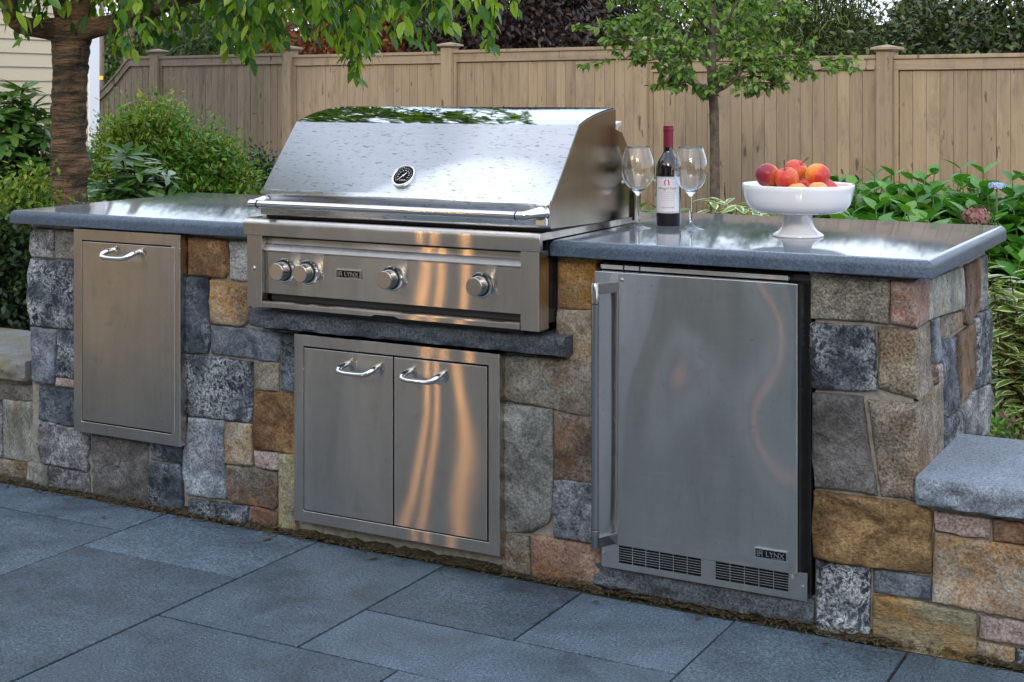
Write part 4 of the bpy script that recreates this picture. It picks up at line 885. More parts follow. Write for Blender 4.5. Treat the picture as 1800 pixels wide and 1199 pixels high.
# ------------------------------------------------------------------ foliage tools
def leafmat(name, c0, c1, c2, rough=.42, trans=.32, rib=None, edge=None, tcol=None):
    m, n, l, bs = newmat(name)
    at = n.new('ShaderNodeAttribute'); at.attribute_name = 'rnd'; oi = n.new('ShaderNodeObjectInfo'); ed = n.new('ShaderNodeAttribute'); ed.attribute_name = 'edge'
    f = math_(n, l, 'FRACT', math_(n, l, 'ADD', at.outputs['Fac'], oi.outputs['Random']))
    c = ramp(n, l, f, [(0,c0),(.5,c1),(1,c2)])
    if rib: c = mixc(n, l, ramp(n, l, ed.outputs['Fac'], [(.0,.75),(.14,0)]), c, rib)
    if edge:
        t = n.new('ShaderNodeTexCoord'); nn = nz(n, l, t.outputs['Object'], 60, 2, .5)
        c = mixc(n, l, ramp(n, l, math_(n, l, 'ADD', ed.outputs['Fac'], math_(n, l, 'MULTIPLY', math_(n, l, 'SUBTRACT', nn, .5), .9)), [(.58,0),(.68,1)]), c, edge)
    l.new(c, bs.inputs['Base Color']); bs.inputs['Roughness'].default_value = rough; bs.inputs['Specular IOR Level'].default_value = .4
    tr = n.new('ShaderNodeBsdfTranslucent'); mx = n.new('ShaderNodeMixShader'); mx.inputs[0].default_value = trans
    c2_ = mixc(n, l, 1, c, tcol or (1.5,1.5,.6), 'MULTIPLY'); l.new(c2_, tr.inputs['Color'])
    o_ = n['Material Output']; l.new(bs.outputs[0], mx.inputs[1]); l.new(tr.outputs[0], mx.inputs[2]); l.new(mx.outputs[0], o_.inputs['Surface'])
    return m
def leaf_t(W=.42, fold=.12, curl=.18, st=(0,.22,.5,.78,1), peak=.42):
    v = []; e = []; f = []
    for t in st:
        hw = W/2*(math.sin(math.pi*t**(math.log(.5)/math.log(peak))))**.85 if 0 < t < 1 else .012*W
        z = -curl*t*t
        v += [(t,-hw,z+fold*hw*1.6),(t,0,z),(t,hw,z+fold*hw*1.6)]; e += [1,0,1]
    for i in range(len(st)-1): f += [(3*i,3*i+3,3*i+4,3*i+1),(3*i+1,3*i+4,3*i+5,3*i+2)]
    return np.array(v), np.array(e, float), f
def leaf_c(W=.45, fold=.15, curl=.15):
    h = W/2; z = lambda t: -curl*t*t
    v = np.array([(0,0,0),(.35,-h,z(.35)+fold*h),(.35,h,z(.35)+fold*h),(.55,0,z(.55)),(.75,-h*.7,z(.75)+fold*h),(.75,h*.7,z(.75)+fold*h),(1,0,z(1))])
    return v, np.array([0,1,1,0,1,1,0.]), [(0,1,3),(0,3,2),(1,4,6,3),(3,6,5,2)]
def norm(a): return a/np.maximum(np.linalg.norm(a, axis=-1, keepdims=True), 1e-9)
def frames(D, Nn):
    D = norm(D); Y = norm(np.cross(Nn, D)); Z = np.cross(D, Y); return np.stack([D, Y, Z], 2)
def mesh_np(name, V, F, mat, rnd=None, edge=None):
    me = bpy.data.meshes.new(name); me.from_pydata(V.tolist() if len(V) < 200 else [], [], F if len(V) < 200 else [])
    if len(V) >= 200:
        me.vertices.add(len(V)); me.vertices.foreach_set('co', V.astype(np.float32).ravel())
        tot = np.array([len(f) for f in F]) if not isinstance(F, tuple) else F[1]
        idx = np.concatenate([np.array(f) for f in F]) if not isinstance(F, tuple) else F[0]
        me.loops.add(len(idx)); me.loops.foreach_set('vertex_index', idx.astype(np.int32))
        me.polygons.add(len(tot)); st = np.concatenate([[0], np.cumsum(tot)[:-1]]).astype(np.int32)
        me.polygons.foreach_set('loop_start', st); me.update(calc_edges=True)
    if rnd is not None: me.attributes.new('rnd','FLOAT','POINT').data.foreach_set('value', rnd.astype(np.float32))
    if edge is not None: me.attributes.new('edge','FLOAT','POINT').data.foreach_set('value', edge.astype(np.float32))
    me.polygons.foreach_set('use_smooth', [True]*len(me.polygons)); me.materials.append(mat); me.update(); return me
def leaves(parent, tmpl, P, D, Nn, S, mat, n_parts=0, stuff='foliage', leafname='leaf'):
    """all leaves of one plant; the n_parts that show largest are objects of their own, the rest one mesh"""
    tv, te, tf = tmpl; P = np.asarray(P, float); S = np.asarray(S, float); N = len(P)
    Fm = frames(np.asarray(D, float), np.asarray(Nn, float)); sel = np.zeros(N, bool)
    if n_parts:
        rel = P-np.array(EYE); dz = rel@np.array(FWD); u = 900+FPX*(rel@np.array(RGT))/dz; vv = 166-FPX*rel[:,2]/dz
        vis = (u > -5)&(u < 1805)&(vv > -5)&(vv < 1200); sc = np.where(vis, S/dz + .15*RNG.random(N)*S/dz, -1); k = min(n_parts, int(vis.sum()))
        sel[np.argsort(-sc)[:k]] = True
        lm = mesh_np(leafname, tv, tf, mat, np.zeros(len(tv)), te); pw = Vector(parent['_w'])
        for i in np.nonzero(sel)[0]:
            o = bpy.data.objects.new(leafname, lm); COL.objects.link(o); o.parent = parent
            mt = Matrix(Fm[i].tolist()).to_4x4(); o.matrix_local = Matrix.Translation(Vector(P[i])-pw) @ mt @ Matrix.Scale(float(S[i]), 4)
            o['_w'] = tuple(P[i])
    r = ~sel; n_ = int(r.sum())
    if n_:
        V = np.einsum('nij,vj->nvi', Fm[r], tv)*S[r][:,None,None] + P[r][:,None,:]
        nv = len(tv); tot = np.array([len(f) for f in tf]); idx = np.concatenate([np.array(f) for f in tf])
        I = (idx[None,:]+(np.arange(n_)*nv)[:,None]).ravel(); T = np.tile(tot, n_)
        me = mesh_np(stuff, V.reshape(-1,3)-np.array(parent['_w']), (I,T), mat, np.repeat(RNG.random(n_), nv), np.tile(te, n_))
        o = bpy.data.objects.new(stuff, me); COL.objects.link(o); o.parent = parent; o['_w'] = tuple(parent['_w']); o['kind'] = 'stuff'
def rdir(n): return norm(RNG.normal(size=(n,3)))
def clumps(center, rad, nclump, per, csize, shell=.55, down=.25, zmin=None):
    """leaf positions gathered in clumps spread through an ellipsoid's outer volume"""
    d = rdir(nclump); rr_ = shell+(1-shell)*RNG.random(nclump)**.7
    C = np.array(center)+d*np.array(rad)*rr_[:,None]*(1+np.clip(.10*RNG.normal(size=(nclump,1)),-.2,.14))
    P = np.repeat(C, per, 0) + RNG.normal(size=(nclump*per,3))*csize*np.repeat(.5+RNG.random((nclump,1)), per, 0)
    out = norm(P-np.array(center)); D = norm(out*.7+RNG.normal(size=P.shape)*.7+np.array([0,0,-down])); Nn = norm(out*.5+np.array([0,0,.8])+RNG.normal(size=P.shape)*.45)
    if zmin is not None:
        k = P[:,2] > zmin; P, D, Nn = P[k], D[k], Nn[k]
    return P, D, Nn
M['bark'] = mottled('bark', (.05,.04,.03), (.13,.105,.085), 25)
def background_tree(name, lab, cat, u, depth, ztop, zbot, rpx, mat, nleaf, ls, csize=.22, tmpl=None, trunk=True, group=None, shell=.45):
    p = spot(u, depth, -.05); rad = rpx/FPX*depth
    t = thing(name, lab, cat, tuple(p), group)
    if trunk:
        mb = MB().tube([(p.x,p.y,-.05),(p.x+.04,p.y,zbot+.3),(p.x,p.y,(ztop+zbot)/2),(p.x-.05,p.y+.03,ztop-.3)], [.11,.09,.06,.02], 8)
        for k in range(9):
            z0 = zbot+(ztop-zbot)*random.uniform(.05,.7); a = random.uniform(0,6.28); L = rad*random.uniform(.5,.85)
            mb.tube([(p.x,p.y,z0),(p.x+math.cos(a)*L*.5,p.y+math.sin(a)*L*.5,z0+L*.25),(p.x+math.cos(a)*L,p.y+math.sin(a)*L,z0+L*.4)], [.04,.025,.008], 6)
        mb.build('trunk', M['bark'], t, smooth=60)
    per = 26; P, D, Nn = clumps((p.x,p.y,(ztop+zbot)/2), (rad,rad,(ztop-zbot)/2), nleaf//per, per, csize, shell)
    leaves(t, tmpl or leaf_c(), P, D, Nn, ls*(.7+.6*RNG.random(len(P))), mat, 0, 'crown'); return t
LM = {}
LM['cherry'] = leafmat('cherry_leaf', (.018,.075,.024), (.095,.23,.025), (.30,.42,.045), .38, .5, rib=(.10,.15,.05))
LM['apple'] = leafmat('young_tree_leaf', (.05,.125,.028), (.105,.205,.044), (.20,.29,.068), .45, .36)
LM['rhodo'] = leafmat('rhododendron_leaf', (.045,.13,.032), (.075,.18,.04), (.14,.26,.055), .28, .2, rib=(.09,.14,.06))
LM['hydr'] = leafmat('hydrangea_leaf', (.03,.13,.020), (.055,.195,.025), (.115,.27,.036), .42, .28, rib=(.14,.26,.07))
LM['box'] = leafmat('box_leaf', (.05,.12,.014), (.12,.20,.018), (.24,.29,.03), .42, .25)
LM['darkbox'] = leafmat('dark_box_leaf', (.010,.028,.008), (.018,.042,.012), (.035,.06,.018), .42, .15)
LM['gold'] = leafmat('golden_cypress', (.06,.13,.014), (.14,.22,.022), (.30,.29,.032), .55, .3)
LM['goldgreen'] = leafmat('cypress_green', (.035,.13,.018), (.08,.21,.026), (.16,.29,.036), .40, .25)
LM['purple'] = leafmat('purple_leaf', (.012,.009,.010), (.024,.015,.016), (.05,.028,.024), .45, .2, tcol=(1.4,.8,.5))
LM['red'] = leafmat('autumn_leaf', (.16,.035,.012), (.20,.065,.014), (.10,.085,.018), .5, .35, tcol=(1.5,1.0,.5))
LM['fir'] = leafmat('conifer_leaf', (.020,.044,.012), (.045,.075,.018), (.10,.13,.032), .6, .2)
LM['dark'] = leafmat('dark_tree_leaf', (.012,.026,.009), (.032,.054,.015), (.085,.105,.030), .38, .18)
LM['mid'] = leafmat('mid_tree_leaf', (.025,.055,.014), (.05,.09,.020), (.10,.14,.035), .5, .3)
LM['varieg'] = leafmat('variegated_leaf', (.07,.17,.03), (.11,.22,.042), (.17,.28,.06), .45, .28, edge=(.66,.66,.44))
LM['pinkfl'] = leafmat('mauve_floret', (.20,.09,.10), (.30,.13,.15), (.25,.22,.12), .6, .25, tcol=(1,1,1))
LM['bluefl'] = leafmat('blue_floret', (.22,.28,.55), (.34,.42,.68), (.55,.60,.75), .6, .25, tcol=(1,1,1))

# ------------------------------------------------------------------ cherry tree
def cherry():
    B = spot(126, 6.6, -.05)
    t = thing('cherry_tree', 'weeping cherry tree with banded brown bark and long drooping green leaves', 'tree', tuple(B))
    m, n, l, bs = newmat('cherry_bark'); v1, _ = objvec(n, l, False, (7,7,55)); v2, _ = objvec(n, l, False, (12,12,9)); v3, _ = objvec(n, l, False, (3,3,2.5))
    b1 = nz(n, l, v1, 1, 5, .65, .5); b2 = nz(n, l, v2, 1, 6, .65, .5); b3 = nz(n, l, v3, 1, 3, .5)
    c = mixc(n, l, ramp(n, l, b1, [(.40,0),(.58,1)]), (.022,.014,.010), (.17,.105,.058)); c = mixc(n, l, ramp(n, l, b2, [(.45,0),(.65,.85)]), c, (.035,.032,.022)); c = mixc(n, l, ramp(n, l, b3, [(.5,0),(.7,.5)]), c, (.20,.10,.045))
    l.new(c, bs.inputs['Base Color']); bs.inputs['Roughness'].default_value = .75; bump(n, l, bs, math_(n, l, 'ADD', b1, b2), 1, .03)
    seg, rings = 48, 130; zt = 1.66; vs = []; fs = []
    for i in range(rings+1):
        h = i/rings; z = -.05+h*(zt+.05); r0 = .077+.012*(1-h)**3+.012*max(0,h-.85)/.15*1.5
        ox = -.020*math.sin(h*3)-.0*h; 
        for k in range(seg):
            a = 2*math.pi*k/seg; x, y = math.cos(a), math.sin(a)
            r = r0*(1+.05*mnoise.noise((x*1.2,y*1.2,z*2.2)))+.010*mnoise.fractal(Vector((x*2,y*2,z*26)),.8,2.1,3)+.006*mnoise.noise((x*5,y*5,z*9))
            r += .030*math.exp(-((z-.98)/.05)**2)*max(0,(x*RGT.x+y*RGT.y))**3
            vs.append((B.x+ox+x*r, B.y+y*r, z))
    for i in range(rings):
        for k in range(seg): fs.append((i*seg+k,i*seg+(k+1)%seg,(i+1)*seg+(k+1)%seg,(i+1)*seg+k))
    fs.append(tuple(range(rings*seg,(rings+1)*seg))); mb = MB(); mb.add(vs, fs); mb.build('trunk', m, t, smooth=70)
    def limb(pix, rad, name='branch'):
        pts = [spot(u,d,zat(v,d)) for u,v,d in pix]
        P = [];RR = []
        for i in range(len(pts)-1):
            for q in (0,.33,.66): P.append(pts[i].lerp(pts[i+1],q)); RR.append(rad[i]+(rad[i+1]-rad[i])*q)
        P.append(pts[-1]); RR.append(rad[-1])
        for _ in range(3): P = [P[0]]+[(P[i-1]+P[i]*2+P[i+1])/4 for i in range(1,len(P)-1)]+[P[-1]]
        MB().tube(P, RR, 12).build(name, m, t, smooth=70)
    limb([(120,60,6.6),(80,50,6.55),(45,48,6.5),(20,35,6.45),(14,-10,6.4),(8,-90,6.3),(-60,-220,6.0)], [.055,.046,.042,.040,.036,.03,.02])
    limb([(140,55,6.6),(180,45,6.5),(220,38,6.4),(300,5,6.2),(420,-60,5.9),(560,-90,5.6),(720,-70,5.4)], [.055,.046,.040,.034,.028,.020,.012])
    limb([(132,50,6.6),(140,20,6.6),(150,-40,6.6),(190,-160,6.4),(300,-460,6.2)], [.065,.05,.045,.035,.02])
    limb([(122,50,6.62),(105,10,6.7),(95,-60,6.9),(60,-200,7.2)], [.05,.04,.035,.02])
    limb([(420,-60,5.9),(520,-110,5.4),(640,-120,5.0),(760,-100,4.9),(860,-70,4.9)], [.022,.018,.014,.010,.006])
    limb([(300,5,6.2),(380,-10,6.6),(480,-40,7.0),(600,-50,7.2)], [.028,.022,.016,.008])
    prof = [(-60,60),(0,80),(60,92),(95,60),(150,40),(205,110),(240,110),(300,95),(350,88),(400,125),(440,142),(500,105),(550,85),(600,120),(628,165),(660,110),(700,88),(760,100),(800,70),(860,110),(885,60),(900,42),(925,40)]
    px = np.array([a for a,_ in prof]); pv = np.array([b for _,b in prof])
    P = []; D = []; Nn = []; SS = []; tw = MB()
    xs = list(RNG.uniform(-60,890,48))+list(RNG.uniform(225,720,92))+list(RNG.uniform(440,870,40))+list(RNG.uniform(100,460,10))+[432,438,445,490,622,626,630,634,655,690,730,745,760,785,860,866,905,910,30,45,75,205,215,235]
    cc = RNG.uniform(215,730,26); off = np.abs(RNG.normal(size=26))*55
    for i in range(48,140): xs[i] = cc[(i-48) % 26]+RNG.normal()*15
    for i, u in enumerate(xs):
        d = RNG.uniform(5.3,7.0) if u > 250 else RNG.uniform(5.9,6.9)
        if u > 700: d = RNG.uniform(4.9,5.8)
        vb = np.interp(u, px, pv) - ((off[(i-48) % 26]+abs(RNG.normal())*22 if 48 <= i < 140 else abs(RNG.normal())*62) if i < len(xs)-24 else RNG.uniform(0,8))
        if 95 < u < 160: vb = min(vb, 45)
        zb = zat(vb-22, d); ztop = zb+RNG.uniform(.35,.8)
        b = spot(u, d, zb); a_ = RNG.uniform(0,6.28); L = RNG.uniform(.05,.22)
        top = b+Vector((math.cos(a_)*L-.25, math.sin(a_)*L, ztop-zb)); mid = b.lerp(top,.5)+Vector((.06,0,.06))
        pts = [top,mid.lerp(top,.5)+Vector((.02,0,.03)),mid,b.lerp(mid,.5),b]; tw.tube(pts, [.004,.0035,.003,.0022,.0014], 5)
        n_ = int((ztop-zb)/.022); 
        for k in range(n_):
            s_ = k/n_; q = b.lerp(mid,s_*2) if s_ < .5 else mid.lerp(top,s_*2-1)
            ang = k*2.4+RNG.uniform(-.5,.5); hor = np.array([math.cos(ang),math.sin(ang),0]); 
            P.append(np.array(q)); D.append(hor*RNG.uniform(.3,1.1)+np.array([0,0,-1.0+RNG.uniform(-.2,.5)])); Nn.append(hor*.9+np.array([0,0,.45])+RNG.normal(size=3)*.3); SS.append(RNG.uniform(.048,.095)*(1 if k > 2 else .8))
    tw.build('twigs', m, t)['kind'] = 'stuff'
    # the crown above
    for (u,v,d,nr) in ((100,-190,6.8,1500),(330,-190,6.8,1300),(-80,-180,6.6,700)):
        c = spot(u,d,zat(v,d)); p2,d2,n2 = clumps(tuple(c),(.85,.85,.38),nr//22,22,.14,.2,.8)
        P += list(p2); D += list(d2); Nn += list(n2); SS += list(RNG.uniform(.06,.10,len(p2)))
    leaves(t, leaf_t(.46,.10,.16), P, D, Nn, SS, LM['cherry'], 300)
cherry()

# ------------------------------------------------------------------ small tree by the fence
def small_tree():
    d0 = 9.8; B = spot(1257, d0, -.05)
    t = thing('ornamental_tree', 'young slim tree with pale green leaves in front of the fence behind the fruit bowl', 'tree', tuple(B))
    m = mottled('young_bark', (.035,.028,.022), (.10,.082,.065), 22, bumpd=.006)
    def limb(pix, rad, name='branch', seg=10):
        pts = [spot(u,d0+dd,zat(v,d0+dd)) for u,v,dd in pix]; P = []; RR = []
        for i in range(len(pts)-1):
            for q in (0,.33,.66): P.append(pts[i].lerp(pts[i+1],q)+Vector(tuple(RNG.normal(size=3)*.003))); RR.append(rad[i]+(rad[i+1]-rad[i])*q)
        P.append(pts[-1]); RR.append(rad[-1])
        for _ in range(2): P = [P[0]]+[(P[i-1]+P[i]*2+P[i+1])/4 for i in range(1,len(P)-1)]+[P[-1]]
        MB().tube(P, RR, seg).build(name, m, t, smooth=70); return P
    limb([(1257,502,0),(1257,350,0),(1256,250,0),(1254,165,0),(1251,140,0)], [.042,.036,.032,.031,.029], 'trunk', 16)
    BR = []
    BR.append(limb([(1251,145,0),(1251,90,0),(1254,20,0),(1252,-80,.05),(1256,-200,0)], [.032,.027,.022,.016,.006], 'leader'))
    for pix, r in [([(1252,158,0),(1238,153,-.02),(1213,147,-.05),(1195,128,-.1),(1165,103,-.15),(1120,78,-.2),(1070,52,-.2)], .019), ([(1258,160,0),(1275,153,-.03),(1297,138,-.05),(1306,115,-.08),(1340,98,-.1),(1400,98,-.1),(1455,106,-.1)], .018), ([(1258,150,0),(1268,132,0),(1290,115,.1),(1310,85,.15),(1345,40,.2),(1385,-10,.2)], .020), ([(1250,140,0),(1240,95,.1),(1205,55,.2),(1150,15,.25),(1110,-30,.2)], .016), ([(1253,70,0),(1275,40,-.1),(1300,0,-.2),(1330,-60,-.3)], .013), ([(1252,60,0),(1225,30,-.2),(1190,0,-.3),(1150,-60,-.3)], .012), ([(1252,110,0),(1270,100,.2),(1300,60,.4),(1320,10,.5)], .012), ([(1252,110,0),(1230,100,-.25),(1200,85,-.45),(1170,60,-.5)], .011), ([(1297,138,-.05),(1330,133,-.1),(1350,138,-.12),(1362,150,-.12)], .006), ([(1252,-20,0),(1290,-70,.1),(1340,-130,.1)], .012), ([(1252,-20,0),(1210,-70,.1),(1160,-140,.1)], .012), ([(1165,103,-.15),(1130,108,-.2),(1100,104,-.2)], .005),([(1400,98,-.1),(1420,115,-.1),(1430,125,-.1)], .004)]:
        n_ = len(pix); BR.append(limb(pix, [r*(1-.8*i/(n_-1)) for i in range(n_)]))
    P = []; D = []; Nn = []; SS = []; tw = MB()
    for b in BR:
        n_ = len(b)
        for i in range(2, n_):
            for _ in range(3 if i > 5 else (1 if i > 3 else 0)):
                q = b[i]; dr_ = Vector(tuple(RNG.normal(size=3))).normalized(); dr_.z = dr_.z*.5+.12; L = RNG.uniform(.10,.34)
                e = q+dr_*L+Vector((0,0,-.03)); tw.tube([q,q.lerp(e,.5)+Vector((0,0,.02)),e], [.0035,.0025,.0012], 4)
                for k in range(int(L/.013)+4):
                    s_ = RNG.uniform(.25,1.05); pp = q.lerp(e,s_); P.append(np.array(pp)); dd_ = norm(np.array(dr_)*.6+RNG.normal(size=3)*.6+np.array([0,0,-.45])); D.append(dd_); Nn.append(np.array([0,0,1.0])+RNG.normal(size=3)*.6); SS.append(RNG.uniform(.038,.066))
    c = spot(1258,d0,zat(-50,d0)); p2,d2,n2 = clumps(tuple(c),(.80,.75,.60),26,14,.09,.5,.5)
    P += list(p2); D += list(d2); Nn += list(n2); SS += list(RNG.uniform(.038,.066,len(p2)))
    tw.build('twigs', m, t)['kind'] = 'stuff'
    leaves(t, leaf_t(.55,.10,.15,st=(0,.25,.6,1)), P, D, Nn, SS, LM['apple'], 280)
small_tree()

# ------------------------------------------------------------------ shrubs
def rhodo(u, depth, vtop, rpx, lab, nwh, zlow=.1, seed=0):
    p = spot(u, depth, -.05); rad = rpx/FPX*depth; zt = zat(vtop, depth)
    t = thing('rhododendron', lab, 'shrub', tuple(p), 'rhododendrons by the cherry trunk'); P=[];D=[];Nn=[];SS=[]; st = MB()
    for k in range(nwh):
        d = rdir(1)[0]; d[2] = abs(d[2])*1.0-.15; d = d/np.linalg.norm(d); s_ = RNG.uniform(.55,1.0)
        c = np.array([p.x,p.y,zlow+.25])+d*np.array([rad,rad,max(.2,zt-zlow-.25)])*s_
        ax = norm(d*.6+np.array([0,0,.8])+RNG.normal(size=3)*.25); base = Vector((p.x,p.y,0)).lerp(Vector(tuple(c)),.45)
        st.tube([base,base.lerp(Vector(tuple(c)),.6)+Vector((0,0,-.03)),Vector(tuple(c))], [.006,.005,.004], 5)
        x_ = norm(np.cross(ax,[.3,.8,.2])); y_ = np.cross(ax,x_); m_ = RNG.integers(7,11)
        for i in range(m_):
            a = 2*math.pi*i/m_+RNG.uniform(-.2,.2); o_ = x_*math.cos(a)+y_*math.sin(a); P.append(c+ax*RNG.uniform(-.02,.02)); D.append(o_+ax*RNG.uniform(-.15,.55)); Nn.append(ax-o_*.3+RNG.normal(size=3)*.12); SS.append(RNG.uniform(.095,.15))
    st.build('stems', M['bark'], t); leaves(t, leaf_t(.30,.10,.14,peak=.55), P, D, Nn, SS, LM['rhodo'], 220)
rhodo(30,7.3,150,110,'big glossy rhododendron in front of the beige house wall',460)
rhodo(240,7.2,242,90,'low rhododendron with long leaves between the cherry trunk and the golden shrub',170)
rhodo(120,7.9,235,60,'dense rhododendron directly behind the cherry trunk',110)
def clump_shrub(name, lab, u, depth, vtop, rpx, mats, counts, ls, csize, tm, zbot=-.05, parts=(0,), group=None, squash=1.0, shell=.75):
    p = spot(u, depth, -.05); rad = rpx/FPX*depth; zt = zat(vtop, depth); t = thing(name, lab, 'shrub', tuple(p), group)
    st = MB()
    for k in range(14):
        a = random.uniform(0,6.28); L = rad*random.uniform(.3,.8); st.tube([(p.x,p.y,-.04),(p.x+math.cos(a)*L*.5,p.y+math.sin(a)*L*.5,zt*.45),(p.x+math.cos(a)*L,p.y+math.sin(a)*L,zt*random.uniform(.55,.85))], [.012,.008,.003], 5)
    st.build('stems', M['bark'], t)
    for m_, n_, s_, tmx, np_ in zip(mats, counts, ls, tm, parts):
        per = 20; P, D, Nn = clumps((p.x,p.y,(zt+zbot)/2), (rad,rad*squash,(zt-zbot)/2), n_//per, per, csize, shell, .1, zmin=-.04)
        leaves(t, tmx, P, D, Nn, s_*(.7+.6*RNG.random(len(P))), m_, np_)
    return t
blade = leaf_c(.26,.1,.15); ov = leaf_c(.5,.15,.12)
clump_shrub('golden_shrub','large mounded shrub of wispy golden green foliage against the fence',262,9.6,194,98,[LM['gold'],LM['goldgreen']],[26000,17000],[.042,.038],.06,[blade,ov],parts=(0,0))
clump_shrub('golden_shrub','lower golden green shrub spreading from the big mound towards the grill',362,9.4,252,78,[LM['goldgreen'],LM['gold']],[13000,13000],[.040,.042],.06,[ov,blade],parts=(0,0))
clump_shrub('boxwood','small dark green clipped shrub between golden shrub and grill',452,10.6,280,42,[LM['darkbox']],[11000],[.034],.05,[ov])
clump_shrub('boxwood','bright yellow-green box shrub at the foot of the cherry tree',45,6.05,322,62,[LM['box']],[9000],[.028],.045,[ov],parts=(0,))
clump_shrub('boxwood','dark leafy shrub crowding the end of the counter above the mossy wall cap',2,5.75,392,74,[LM['darkbox']],[8000],[.034],.05,[ov])
clump_shrub('boxwood','small yellow-green box sprig between cherry trunk and counter corner',168,6.2,338,20,[LM['box']],[900],[.026],.035,[ov])

def hydrangea(u, depth, vtop, lab, nsh, spread, parts, fl=None):
    p = spot(u, depth, -.05); zt = zat(vtop, depth); t = thing('hydrangea', lab, 'shrub', tuple(p), 'hydrangeas along the fence'); P=[];D=[];Nn=[];SS=[]; st = MB()
    for k in range(nsh):
        a = RNG.uniform(0,6.28); rr_ = spread*math.sqrt(RNG.random()); hgt = zt*(1-.22*(rr_/spread)**2)*RNG.uniform(.74,1.0) if k else zt
        b = Vector((p.x,p.y,-.04)); e = Vector((p.x+math.cos(a)*rr_, p.y+math.sin(a)*rr_, hgt)); mid = b.lerp(e,.5)+Vector((math.cos(a)*rr_*.18,math.sin(a)*rr_*.18,.05))
        st.tube([b,mid,e], [.006,.005,.003], 6)
        ph0 = RNG.uniform(0,3.14)
        for j in range(7):
            s_ = j*.055+(0 if j == 0 else .01); 
            if s_ > hgt*.75: break
            q = np.array(e)-np.array([0,0,s_])+np.array(mid-e)*s_*.35; a0 = ph0+j*1.5708
            for sg in (0, math.pi):
                o_ = np.array([math.cos(a0+sg),math.sin(a0+sg),0]); up_ = .95-.22*j
                P.append(q); D.append(o_+np.array([0,0,max(-.25,up_)+RNG.uniform(-.15,.15)])); Nn.append(np.array([0,0,1.])-o_*.45+RNG.normal(size=3)*.15); SS.append((.085 if j == 0 else .128)*RNG.uniform(.85,1.2))
    st.build('stems', simple('green_stem',(.08,.13,.04),.6), t); leaves(t, leaf_t(.62,.13,.20,peak=.45), P, D, Nn, SS, LM['hydr'], parts)
    if fl:
        for (fu, fv, fd, fr_, fm, nm) in fl:
            c = spot(fu,fd,zat(fv,fd)); d = rdir(460); d[:,2] = np.abs(d[:,2])*(1 if nm == 'flat' else 1)-(.35 if nm != 'flat' else 0); d = norm(d)
            sc_ = np.array([1,1,.85 if nm != 'flat' else .35])*fr_; Pp = np.array(c)+d*sc_*RNG.uniform(.72,1.08,(460,1)); Dd = norm(np.cross(d, rdir(460)))
            tv, te, tf = leaf_c(.9,.1,.1); Fm = frames(Dd, d); V = np.einsum('nij,vj->nvi', Fm, tv)*(.017 if nm != 'flat' else .012)*RNG.uniform(.7,1.2,(460,1,1)) + Pp[:,None,:]
            idx = np.concatenate([np.array(f) for f in tf]); tot = np.array([len(f) for f in tf]); I = (idx[None,:]+(np.arange(460)*len(tv))[:,None]).ravel()
            me = mesh_np('flower_head', V.reshape(-1,3)-np.array(t['_w']), (I,np.tile(tot,460)), fm, np.repeat(RNG.random(460),len(tv)), np.tile(te,460)); o = bpy.data.objects.new('flower_head', me); COL.objects.link(o); o.parent = t; o['_w'] = t['_w']
            MB().tube([(p.x,p.y,.1),(c.x,c.y,c.z-.12),(c.x,c.y,c.z)], [.005,.004,.004], 6).build('flower_stalk', simple('stalk',(.09,.12,.05),.6), t)
    return t
hydrangea(1500,6.7,318,'hydrangea bush rising directly behind the fruit bowl',72,.40,110)
hydrangea(1600,6.9,296,'tall hydrangea bush in front of the capped fence post',78,.42,110)
hydrangea(1690,6.6,298,'hydrangea bush with a mauve flower head low over the counter corner',78,.40,110,[(1716,381,5.9,.058,LM['pinkfl'],'round')])
hydrangea(1785,6.4,300,'hydrangea bush with a small blue flower head',78,.42,110,[(1752,327,6.0,.034,LM['bluefl'],'flat')])
hydrangea(1850,6.0,330,'hydrangea bush past the end of the counter',30,.36,60)
hydrangea(1560,6.1,360,'low hydrangea shoots just behind the polished counter edge',26,.36,90)
hydrangea(1720,5.9,372,'low hydrangea shoots beside the mauve flower head',22,.32,80)
hydrangea(1140,6.6,330,'small dark hydrangea shoot showing between grill and bottle',14,.18,40)
def variegated(name, lab, u, depth, vtop, rpx, nst, parts, ls):
    p = spot(u, depth, -.05); rad = rpx/FPX*depth; zt = zat(vtop, depth); t = thing(name, lab, 'shrub', tuple(p), 'cream edged variegated shrubs'); P=[];D=[];Nn=[];SS=[]; st = MB()
    for k in range(nst):
        a = RNG.uniform(0,6.28); L = rad*math.sqrt(RNG.random()); h = zt*RNG.uniform(.6,1.0); b = Vector((p.x+RNG.normal()*.04,p.y+RNG.normal()*.04,-.04)); e = Vector((p.x+math.cos(a)*L,p.y+math.sin(a)*L,h)); mid = b.lerp(e,.55)+Vector((0,0,.04))
        st.tube([b,mid,e], [.006,.004,.0018], 6); n_ = int((e-b).length/.036)
        for j in range(n_):
            s_ = 1-j/n_*.75; q = b.lerp(mid,s_*2) if s_ < .5 else mid.lerp(e,s_*2-1)
            for sg in (0,math.pi):
                a0 = j*1.57+k+sg; o_ = np.array([math.cos(a0),math.sin(a0),0]); P.append(np.array(q)+RNG.normal(size=3)*.01); D.append(o_+np.array([0,0,RNG.uniform(-.2,.6)])); Nn.append(np.array([0,0,1.])-o_*.3+RNG.normal(size=3)*.25); SS.append(ls*RNG.uniform(.7,1.2))
    st.build('stems', simple('red_stem',(.10,.035,.03),.6), t); leaves(t, leaf_t(.50,.08,.2,st=(0,.25,.55,.8,1)), P, D, Nn, SS, LM['varieg'], parts); return t
variegated('variegated_dogwood','variegated dogwood with cream edged leaves and red stems beside the bare counter end',1800,4.95,455,80,14,160,.090)
